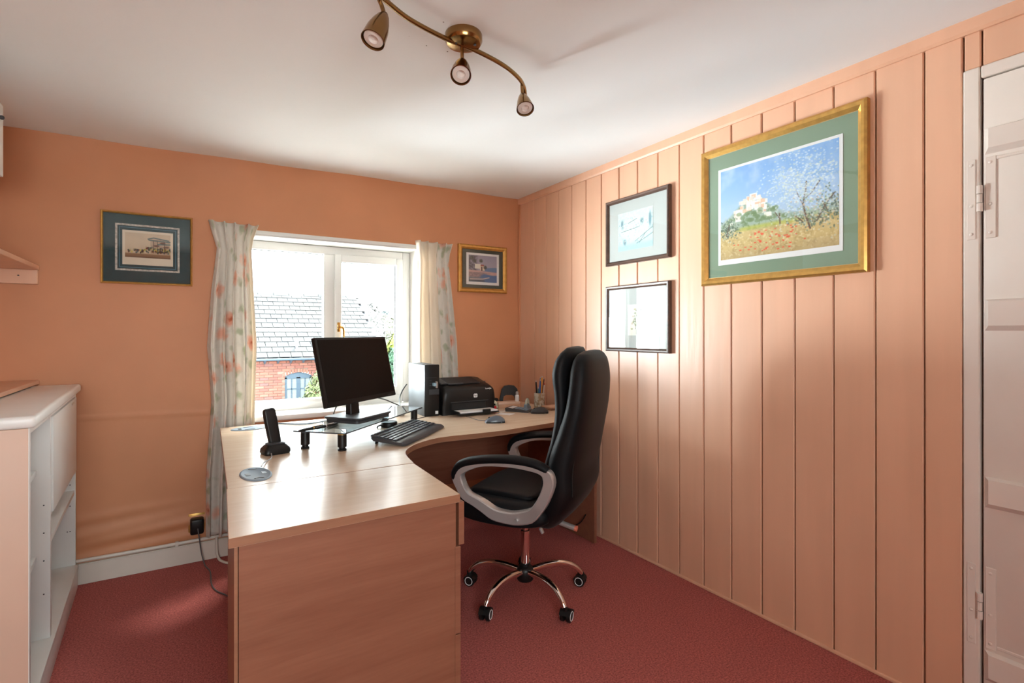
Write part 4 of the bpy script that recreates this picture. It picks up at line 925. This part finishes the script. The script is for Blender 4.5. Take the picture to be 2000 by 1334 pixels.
A.obj(.226, .188, -.0122, t, 0, .002)

# ------------------------------------------------------------------ white cupboard unit by the left wall
cu = thing('cupboard', 'low white open-fronted cupboard with one closed door by the left wall', 'cupboard', (-2.551, -.050, 0), math.radians(2.45))
def cbx(name, x0, x1, y0, y1, z0, z1, mat=None, bev=.002, par=cu): b = MB(); b.box(x0, x1, y0, y1, z0, z1, bev, 2); return b.build(name, mat or M['white'], par)
CL = -1.155; D0 = -.30
cbx('end_panel', D0, 0, CL, CL+.020, .0, .938, M['peach_pale'])
b = MB(); b.box(-.004, .002, CL+.001, CL+.0205, .0, .938, .001, 1); b.build('front_lipping', M['white'], cu)
cbx('end_panel', D0, 0, -.020, 0, .0, .938)
cbx('divider', D0+.01, -.002, -.738, -.718, .118, .925)
cbx('back_panel', D0-.006, D0, CL, 0, .0, .938, None, 0)
b = MB(); b.box(D0, .018, CL-.006, .004, .938, .975, .011, 4); b.build('top', M['white'], cu)
b = MB(); b.box(-.016, .0, CL+.020, -.020, .918, .938, .001, 1); b.build('top_rail', M['white'], cu)
cbx('bottom_shelf', D0, .010, CL+.02, -.02, .098, .118)
cbx('plinth', -.02, .006, CL, 0, 0, .098)
cbx('shelf', D0, -.004, -.718, -.020, .452, .472)
cbx('shelf', D0, -.006, -.718, -.020, .548, .562)
cbx('shelf', D0, -.04, CL+.02, -.738, .708, .729)
cbx('shelf', D0, -.04, CL+.02, -.738, .398, .419)
dd = cbx('door', -.014, .004, -.712, -.024, .566, .915, None, .003)
b = MB(); b.box(.003, .006, -.20, -.12, .895, .905, .001, 1); b.build('finger_slot', M['skirt'], dd)
b = MB()
for yy in (-.84, -.80): b.box(-.08, -.076, yy, yy+.004, .55, .554)
for z in (.28, .40, .50, .60): b.cyl((-.02, -.7395, z), (-.02, -.7383, z), .0025, n=8); b.cyl((-.02, -.0215, z), (-.02, -.0203, z), .0025, n=8); b.cyl((-.03, -.0215, z), (-.03, -.0203, z), .0025, n=8)
b.build('peg_hole', M['dark_grey'], cu, 0)
# shelves on the left
sh1 = thing('wall_shelf', 'peach-painted upper wall shelf on a batten at the far left', 'shelf', (-2.79, -.01, 1.515))
b = MB(); b.box(-.11, .10, -1.9, 0.0, 0, .020, .002, 1); b.build('board', M['peach_wood'], sh1)
b = MB(); b.box(-.105, .10-.004, -.022, .004, -.068, -.0005, .002, 1); b.build('batten', M['peach_wood'], sh1)
b = MB(); b.ball((.03, -.023, -.03), (.004, .002, .003), 8); b.build('screw', M['dark_grey'], sh1)
b = MB(); b.box(-.1095, -.088, -1.9, -.03, -.068, -.0005, .002, 1); b.build('batten', M['peach_wood'], sh1)
sh2 = thing('wall_shelf', 'peach-painted lower wall shelf just above the cupboard top', 'shelf', (-2.79, -.01, .980))
b = MB(); b.box(-.11, .10, -1.9, 0.0, 0, .018, .002, 1); b.build('board', M['peach_wood'], sh2)
b = MB(); b.box(-.10, .08, -.020, .004, -.004, -.0005, .0005, 1); b.build('batten', M['peach_wood'], sh2)
wc = thing('wall_cabinet', 'small white wall cabinet just inside the left edge of the picture, near the ceiling', 'cabinet', (-2.775, -.83, 1.795))
b = MB(); b.box(-.11, .078, -.2, .2, 0, .27, .004, 2); b.build('carcass', M['white'], wc)
b = MB(); b.box(.079, .095, -.197, .197, .003, .267, .003, 2); dcb = b.build('door', M['white'], wc)
b = MB(); b.ball((.101, .15, .21), (.008, .008, .008), 12); b.build('knob', M['dark_grey'], dcb)

# ------------------------------------------------------------------ socket, pipe and cables by the skirting
so_ = thing('wall_socket', 'brass wall socket with a bulky black plug beside the curtain', 'socket', (-2.058, -.016, .150))
b = MB(); b.box(-.036, .040, .004, .014, 0, .105, .003, 2); b.build('face_plate', M['gold'], so_)
b = MB(); b.box(-.028, .034, -.05, .004, .006, .088, .010, 3); b.build('plug', M['black'], so_)
pp = thing('heating_pipe', 'thin white-painted pipe running along the top of the skirting', 'pipe', (-2.3, -.034, .118))
b = MB(); b.tube([(-.60, 0, .004), (-.2, 0, .002), (.1, 0, 0), (.45, 0, .003), (2.2, .0, .0)], .0085, 10); b.build('pipe', M['skirt'], pp)
for x in (-.48, .155, .9):
    b = MB(); b.box(x-.008, x+.008, -.010, .012, -.014, .011, .003, 2); b.build('pipe_clip', M['skirt'], pp)
cable('socket_cable', [(-2.052, -.068, .19), (-2.045, -.078, .14), (-2.035, -.075, .06), (-2.02, -.11, .006), (-2.0, -.20, .004), (-2.0, -.35, .004), (-1.985, -.44, .004), (-1.955, -.50, .004), (-1.93, -.55, .006), (-1.90, -.55, .004)], .003, M['cable_grey'], 'thin grey cable dropping from the black plug onto the carpet')
cable('white_cable', [(-1.965, -.055, .125), (-1.965, -.065, .05), (-1.955, -.09, .016), (-1.93, -.13, .008), (-1.90, -.16, .007), (-1.86, -.18, .007)], .0065, M['cable_white'], 'white cable hanging below the left curtain towards the desk')
cable('floor_cable', [(-.115, -.90, .155), (-.135, -.87, .10), (-.155, -.80, .06), (-.18, -.74, .075), (-.22, -.62, .03), (-.25, -.5, .005)], .0035, M['black'], 'black cable looping down the inside of the right desk panel')
cable('desk_drop_cable', [(-1.36, -1.38, .42), (-1.30, -1.15, .40), (-1.2, -.8, .43), (-1.05, -.5, .42), (-.95, -.30, .40)], .0035, M['cable_white'], 'pale cable slung under the desk behind the chair seat')
# small plaster chips on the ceiling beside the lamp
b = MB()
for (px, py) in ((833, 89), (874, 101), (866, 43), (799, 70)):
    p = at_t(px, py, 1.0); d = (p-CAMP); k = (ceil_z(-1.4, -1.75)-CAMP.z)/d.z; p = CAMP+d*k
    b.ball((p.x, p.y, p.z), (.0028, .002, .0012), 8)
ck = b.build('ceiling_chip', pmat('chip_brown', (.12, .07, .05), .8), bpy.data.objects['ceiling'])

# ------------------------------------------------------------------ outside
b = MB(); b.box(-40, 60, .6, 90, -2.8, -2.7); struct(b.build('ground', pmat('pale_paving', (.42, .40, .37), .9, nscale=.8, namp=.15), smooth=0))
b = MB(); b.box(-40, 60, -60, -4.9, -2.8, -2.7); struct(b.build('ground', bpy.data.materials['pale_paving'], smooth=0))
def objrand_mat(name, cols, rough=.85, nscale=30):
    m, nt, bs = newmat(name); setv(bs, 'Roughness', rough)
    oi = N(nt, 'ShaderNodeObjectInfo'); r = N(nt, 'ShaderNodeValToRGB')
    while len(r.color_ramp.elements) < len(cols): r.color_ramp.elements.new(.5)
    for i, c in enumerate(cols): r.color_ramp.elements[i].position = i/(len(cols)-1); r.color_ramp.elements[i].color = (*c, 1)
    nt.links.new(oi.outputs['Random'], r.inputs[0])
    tc = N(nt, 'ShaderNodeTexCoord'); nz = N(nt, 'ShaderNodeTexNoise'); nz.inputs['Scale'].default_value = nscale
    nt.links.new(tc.outputs['Object'], nz.inputs['Vector'])
    mp = N(nt, 'ShaderNodeMapRange'); mp.inputs[3].default_value = .8; mp.inputs[4].default_value = 1.15; nt.links.new(nz.outputs['Fac'], mp.inputs[0])
    mx = N(nt, 'ShaderNodeMixRGB'); mx.blend_type = 'MULTIPLY'; mx.inputs[0].default_value = 1; nt.links.new(r.outputs[0], mx.inputs[1]); nt.links.new(mp.outputs[0], mx.inputs[2])
    nt.links.new(mx.outputs[0], bs.inputs['Base Color']); return m
M['brick'] = objrand_mat('red_brick', [(.24, .085, .062), (.28, .105, .075), (.20, .072, .058), (.30, .125, .09), (.16, .075, .075)])
M['slate'] = objrand_mat('weathered_slate', [(.058, .059, .061), (.068, .068, .068), (.050, .051, .054), (.074, .073, .071), (.062, .063, .064)], .95, 12)
M['mortar'] = pmat('mortar', (.20, .15, .12), .95)
M['blue_frame'] = pmat('blue_grey_joinery', (.055, .085, .12), .5)
BY = 12.4; BX0, BX1 = -4.0, 3.07; EZ, RZ_ = .515, 2.44; EY, RY = 12.2, 15.2
bd = thing('brick_cottage', 'red brick house with a pale slate roof and blue-grey gutter across from the window', 'house', (0, BY, -2.7))
def bl(x, y, z): return (x, y-BY, z+2.7)
b = MB(); wz0, wz1 = 0, 2.7+.50
WX_0, WX_1, ASP, ACR, WBOT = .226, .944, -.02, .085, -1.05
b.box(BX0, WX_0, .012, .25, 0, wz1); b.box(WX_1, BX1-.1, .012, .25, 0, wz1); b.box(WX_0, WX_1, .012, .25, 0, WBOT+2.7); b.box(WX_0, WX_1, .012, .25, ACR+2.7, wz1)
b.box(BX1-.35, BX1-.1, .012, 5.5, 0, 3.2); b.loft([[(x, .0+.25, 3.1), (x, 5.6, 3.1), (x, 2.85, 4.98)] for x in (BX1-.35, BX1-.1)])
b.box(BX0, BX0+.2, .012, 5.5, 0, 3.2)
b.build('wall', M['mortar'], bd, 0)
bm_ = MB(); bm_.box(-.1065, .1065, -.010, .03, .0, .065, .003, 1); bproto = None
cnt = 0; stuffb = MB()
def arch_z(x): k = (x-(WX_0+WX_1)/2)/((WX_1-WX_0)/2); return ASP+(ACR-ASP)*(1-k*k)
for r in range(42):
    z = .43-.075*r
    if z < -2.65: break
    for c in range(32):
        x = -3.9+.1125+.225*c+(.1125 if r % 2 else 0)
        if x > BX1-.2: continue
        inwin = (WX_0-.10 < x < WX_1+.10) and (WBOT-.03 < z+.03) and (z < arch_z(min(max(x, WX_0), WX_1))+.11)
        if inwin and WBOT-.03 < z+.03:
            if (WX_0 < x+.05 and x-.05 < WX_1) or z > ASP-.05: continue
            # closers beside the opening
            continue_ = True
            if x < WX_0: x_a, x_b = x-.1065, min(x+.1065, WX_0-.004)
            else: x_a, x_b = max(x-.1065, WX_1+.004), x+.1065
            stuffb.box(x_a, x_b, -.010, .03, z+2.7, z+2.7+.065, .003, 1); continue
        if -1.15 < x < 1.75 and z > -.92 and cnt < 290:
            if bproto is None: bproto = bm_.build('brick', M['brick'], bd, 0); bproto.location = (x, 0, z+2.7)
            else: inst(bproto, 'brick', (x, random.uniform(-.002, .002), z+2.7), bd)
            cnt += 1
        else: stuffb.box(x-.1065, x+.1065, -.010, .03, z+2.7, z+2.765)
so2 = stuffb.build('brickwork', M['brick'], bd, 0); so2['kind'] = 'stuff'
# arch of bricks on end
nA = 11; ap = None
for k in range(nA):
    x = WX_0-.04+(WX_1-WX_0+.08)*(k+.5)/nA; z = arch_z(min(max(x, WX_0), WX_1))
    tilt = (x-(WX_0+WX_1)/2)*.55
    if ap is None:
        q = MB(); q.box(-.032, .032, -.014, .03, .004, .110, .003, 1); ap = q.build('arch_brick', M['brick'], bd, 0); ap.location = (x, 0, z+2.7); ap.rotation_euler = (0, tilt, 0)
    else: inst(ap, 'arch_brick', (x, 0, z+2.7), bd, (0, tilt, 0))
# arched casement window
q = MB(); xs_ = np.linspace(WX_0, WX_1, 15)
q.loft([[(x, .03, arch_z(x)+2.7), (x, .09, arch_z(x)+2.7), (x, .09, 2.7-.085), (x, .03, 2.7-.085)] for x in xs_])
xm = (WX_0+WX_1)/2
for x0, x1 in ((WX_0, WX_0+.055), (WX_1-.055, WX_1), (xm-.05, xm+.05)): q.box(x0, x1, .03, .09, WBOT+2.7, 2.7-.05)
q.box(WX_0, WX_1, .03, .09, WBOT+2.7, WBOT+2.76); cw = q.build('casement', M['blue_frame'], bd, 0)
q = MB()
for xc in ((WX_0+.055+xm-.05)/2, (WX_1-.055+xm+.05)/2): q.box(xc-.014, xc+.014, .04, .075, WBOT+2.7, 2.65)
for z in (-.375, -.70): q.box(WX_0+.05, WX_1-.05, .04, .075, z+2.7-.013, z+2.7+.013)
q.build('glazing_bar', M['blue_frame'], cw, 0)
pane_m = pmat('curtained_pane', (.20, .225, .235), .15)
for x0, x1 in ((WX_0+.055, xm-.05), (xm+.05, WX_1-.055)):
    xa = (x0+x1)/2
    for xl_, xr_ in ((x0, xa-.014), (xa+.014, x1)):
        for z0, z1 in ((WBOT+.06, -.713), (-.687, -.388), (-.362, -.085)):
            q = MB(); q.box(xl_, xr_, .055, .06, z0+2.7, z1+2.7); q.build('pane', pane_m, cw, 0)
# roof: slates laid in courses
ang = math.atan2(RZ_-EZ, RY-EY); SL = math.hypot(RZ_-EZ, RY-EY); rows = 14; gauge = SL/rows; sw = .30
q = MB(); q.loft([[(x, EY-BY+.03, EZ+2.7-.05), (x, EY-BY+.03, EZ+2.7-.02), (x, RY-BY, RZ_+2.7-.03), (x, RY-BY, RZ_+2.7-.10)] for x in (BX0, BX1-.03)])
q.loft([[(x, RY-BY, RZ_+2.7-.10), (x, RY-BY, RZ_+2.7-.02), (x, 2*RY-EY-BY, EZ+2.7), (x, 2*RY-EY-BY, EZ+2.7-.06)] for x in (BX0, BX1-.03)])
q.build('roof_deck', M['dark_grey'], bd, 0)
q = MB(); q.box(-sw/2+.006, sw/2-.006, -.02, gauge*1.35, 0, .014, .003, 1); sp_ = None; cs2 = 0; stf = MB()
for r in range(rows):
    for c in range(26):
        x = BX1-sw/2-c*sw-(sw/2 if r % 2 else 0)+(.0)
        if x < BX0: continue
        d = r*gauge; y = EY-BY+d*math.cos(ang); z = EZ+2.7+d*math.sin(ang)+.022
        rot = (ang-.07+random.uniform(-.006, .006), 0, random.uniform(-.008, .008))
        if x > -1.6 and cs2 < 298:
            if sp_ is None: sp_ = q.build('slate', M['slate'], bd, 0); sp_.location = (x, y, z); sp_.rotation_euler = rot
            else: inst(sp_, 'slate', (x, y, z), bd, rot)
            cs2 += 1
        else: stf.box(-sw/2+.004, sw/2-.004, -.02, gauge*1.35, 0, .010, mtx=Matrix.Translation((x, y, z)) @ Matrix.Rotation(rot[0], 4, 'X'))
s3 = stf.build('slating', M['slate'], bd, 0); s3['kind'] = 'stuff'
q = MB(); rl = .46
q.loft([[(x, yy, zz) for yy, zz in ((-.13, -.09), (-.05, -.01), (0, .02), (.05, -.01), (.13, -.09), (.10, -.10), (0, -.02), (-.10, -.10))] for x in (-rl/2+.006, rl/2-.006)]); rp = None
for k in range(14):
    x = BX1-.02-rl/2-k*rl
    if rp is None: rp = q.build('ridge_tile', M['slate'], bd, 0); rp.location = (x, RY-BY, RZ_+2.7+.035)
    else: inst(rp, 'ridge_tile', (x, RY-BY, RZ_+2.7+.035+random.uniform(-.012, .012)), bd, (0, random.uniform(-.012, .012), 0))
q = MB(); q.box(BX0, BX1-.05, EY-BY-.08, EY-BY+.02, EZ+2.7-.075, EZ+2.7-.010, .02, 3); q.build('gutter', M['blue_frame'], bd)
for k in range(18):
    x = -2.6+k*.33
    q = MB(); q.loft([[(x+d, EY-BY+.0, EZ+2.7-.075), (x+d*.4, EY-BY+.17, EZ+2.7-.17), (x+d, EY-BY+.2, EZ+2.7-.075)] for d in (-.035, .035)]); q.build('gutter_bracket', M['blue_frame'], bd, 0)
q = MB(); vx, vy, vz = .62, EY-BY+.35, EZ+2.7+.21; q.box(vx-.13, vx+.13, vy-.14, vy+.14, vz-.06, vz+.02, .02, 2, mtx=Matrix.Identity(4)); q.build('lead_flashing', M['silver'], bd)
q = MB(); q.cyl((vx-.06, vy, vz-.05), (vx-.06, vy, vz+.20), .035, n=12); q.lathe([(.06, 0), (.05, .03), (.0, .05)], 12, Matrix.Translation((vx-.06, vy, vz+.21))); q.build('roof_vent', M['grommet'], bd)
# foliage
def foliage(nm, centres, n, size, mat, parent, seed):
    r = np.random.RandomState(seed); V = []; F = []
    tot = sum(c[3]*c[4]*c[5] for c in centres)
    for cx_, cy_, cz_, rx_, ry_, rz_ in centres:
        k = int(n*rx_*ry_*rz_/tot)
        d = r.normal(size=(k, 3)); d /= np.linalg.norm(d, axis=1)[:, None]; rad = .55+.45*r.rand(k)**.5
        p = d*rad[:, None]*np.array([rx_, ry_, rz_])+np.array([cx_, cy_, cz_])
        for q_, nd in zip(p, d):
            a = r.normal(size=3); a -= a.dot(nd)*nd*.6; a /= np.linalg.norm(a); bb = np.cross(nd, a); bb /= np.linalg.norm(bb)+1e-6; s_ = size*(.6+.8*r.rand()); i = len(V)
            V += [tuple(q_-a*s_), tuple(q_+bb*s_*.45+nd*s_*.15), tuple(q_+a*s_), tuple(q_-bb*s_*.45+nd*s_*.15)]; F += [(i, i+1, i+2), (i, i+2, i+3)]
    me = bpy.data.meshes.new(nm); me.from_pydata(V, [], F); me.materials.append(mat)
    o = bpy.data.objects.new(nm, me); COL.objects.link(o); o.parent = parent; o['kind'] = 'stuff'; return o
def leafmat(name, c): return pmat(name, c, .6, nscale=2.5, namp=.55)
def tree(label, loc, crowns, n, size, col, th, tr, seed, name='tree', cat='tree'):
    t = thing(name, label, cat, loc); b = MB(); b.tube([(0, 0, 0), (.05*tr, 0, th*.5), (0, .05, th)], [tr, tr*.8, tr*.4], 10); b.build('trunk', pmat('bark_%d' % seed, (.09, .065, .045), .9), t)
    foliage('foliage', crowns, n, size, leafmat('leaf_%d' % seed, col), t, seed); return t
tree('dense dark green bush growing in front of the brick house', (1.0, 10.9, -2.7), [(0, 0, 1.2, .9, .8, 1.2), (.15, 0, 2.1, .72, .6, .95), (.3, 0, 2.75, .42, .4, .6), (-.35, 0, 1.75, .5, .5, .6)], 14000, .06, (.10, .125, .045), 2.6, .09, 31, 'garden_bush', 'bush')
tree('yellow-green leafy tree standing past the gable end of the brick house', (3.25, 10.9, -2.7), [(0, 0, 2.3, .75, .7, 1.5), (.05, .1, 3.3, .62, .6, .72)], 12000, .13, (.17, .20, .025), 3.0, .11, 32)
tree('dark green conifer just in front of the yellow-green tree', (2.48, 9.9, -2.7), [(0, 0, 1.2, .42, .42, 1.1), (0, 0, 2.3, .33, .33, .8), (.0, 0, 3.0, .2, .2, .5)], 8000, .09, (.03, .075, .04), 2.2, .08, 33)
haze_leaf = (.24, .25, .20)  # distance haze put into the leaf colours of the far trees
tree('pale distant round tree seen past the gable, right of the ridge', (11.4, 38, -2.7), [(0, 0, 4.3, .9, .9, .95), (.9, 0, 4.0, .9, .9, .9), (-.5, 0, 3.6, .8, .8, .9), (.3, 0, 2.5, 1.3, 1, 1.6)], 9000, .32, haze_leaf, 3.0, .2, 34)
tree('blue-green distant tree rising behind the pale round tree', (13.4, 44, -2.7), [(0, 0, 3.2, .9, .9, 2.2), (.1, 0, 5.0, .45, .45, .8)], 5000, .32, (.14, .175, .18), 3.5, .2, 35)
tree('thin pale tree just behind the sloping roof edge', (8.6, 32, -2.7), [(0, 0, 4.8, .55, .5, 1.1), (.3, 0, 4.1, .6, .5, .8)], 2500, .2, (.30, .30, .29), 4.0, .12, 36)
b = MB(); b.tube([(-14, 6.5, 1.27), (-6, 6.5, 1.26), (2, 6.5, 1.27), (10, 6.5, 1.28), (22, 6.5, 1.36)], .022, 8, sub=4); tag(b.build('overhead_cable', pmat('pale_cable', (.34, .35, .37), .6)), 'pale overhead cable crossing in front of the slate roof', 'cable')
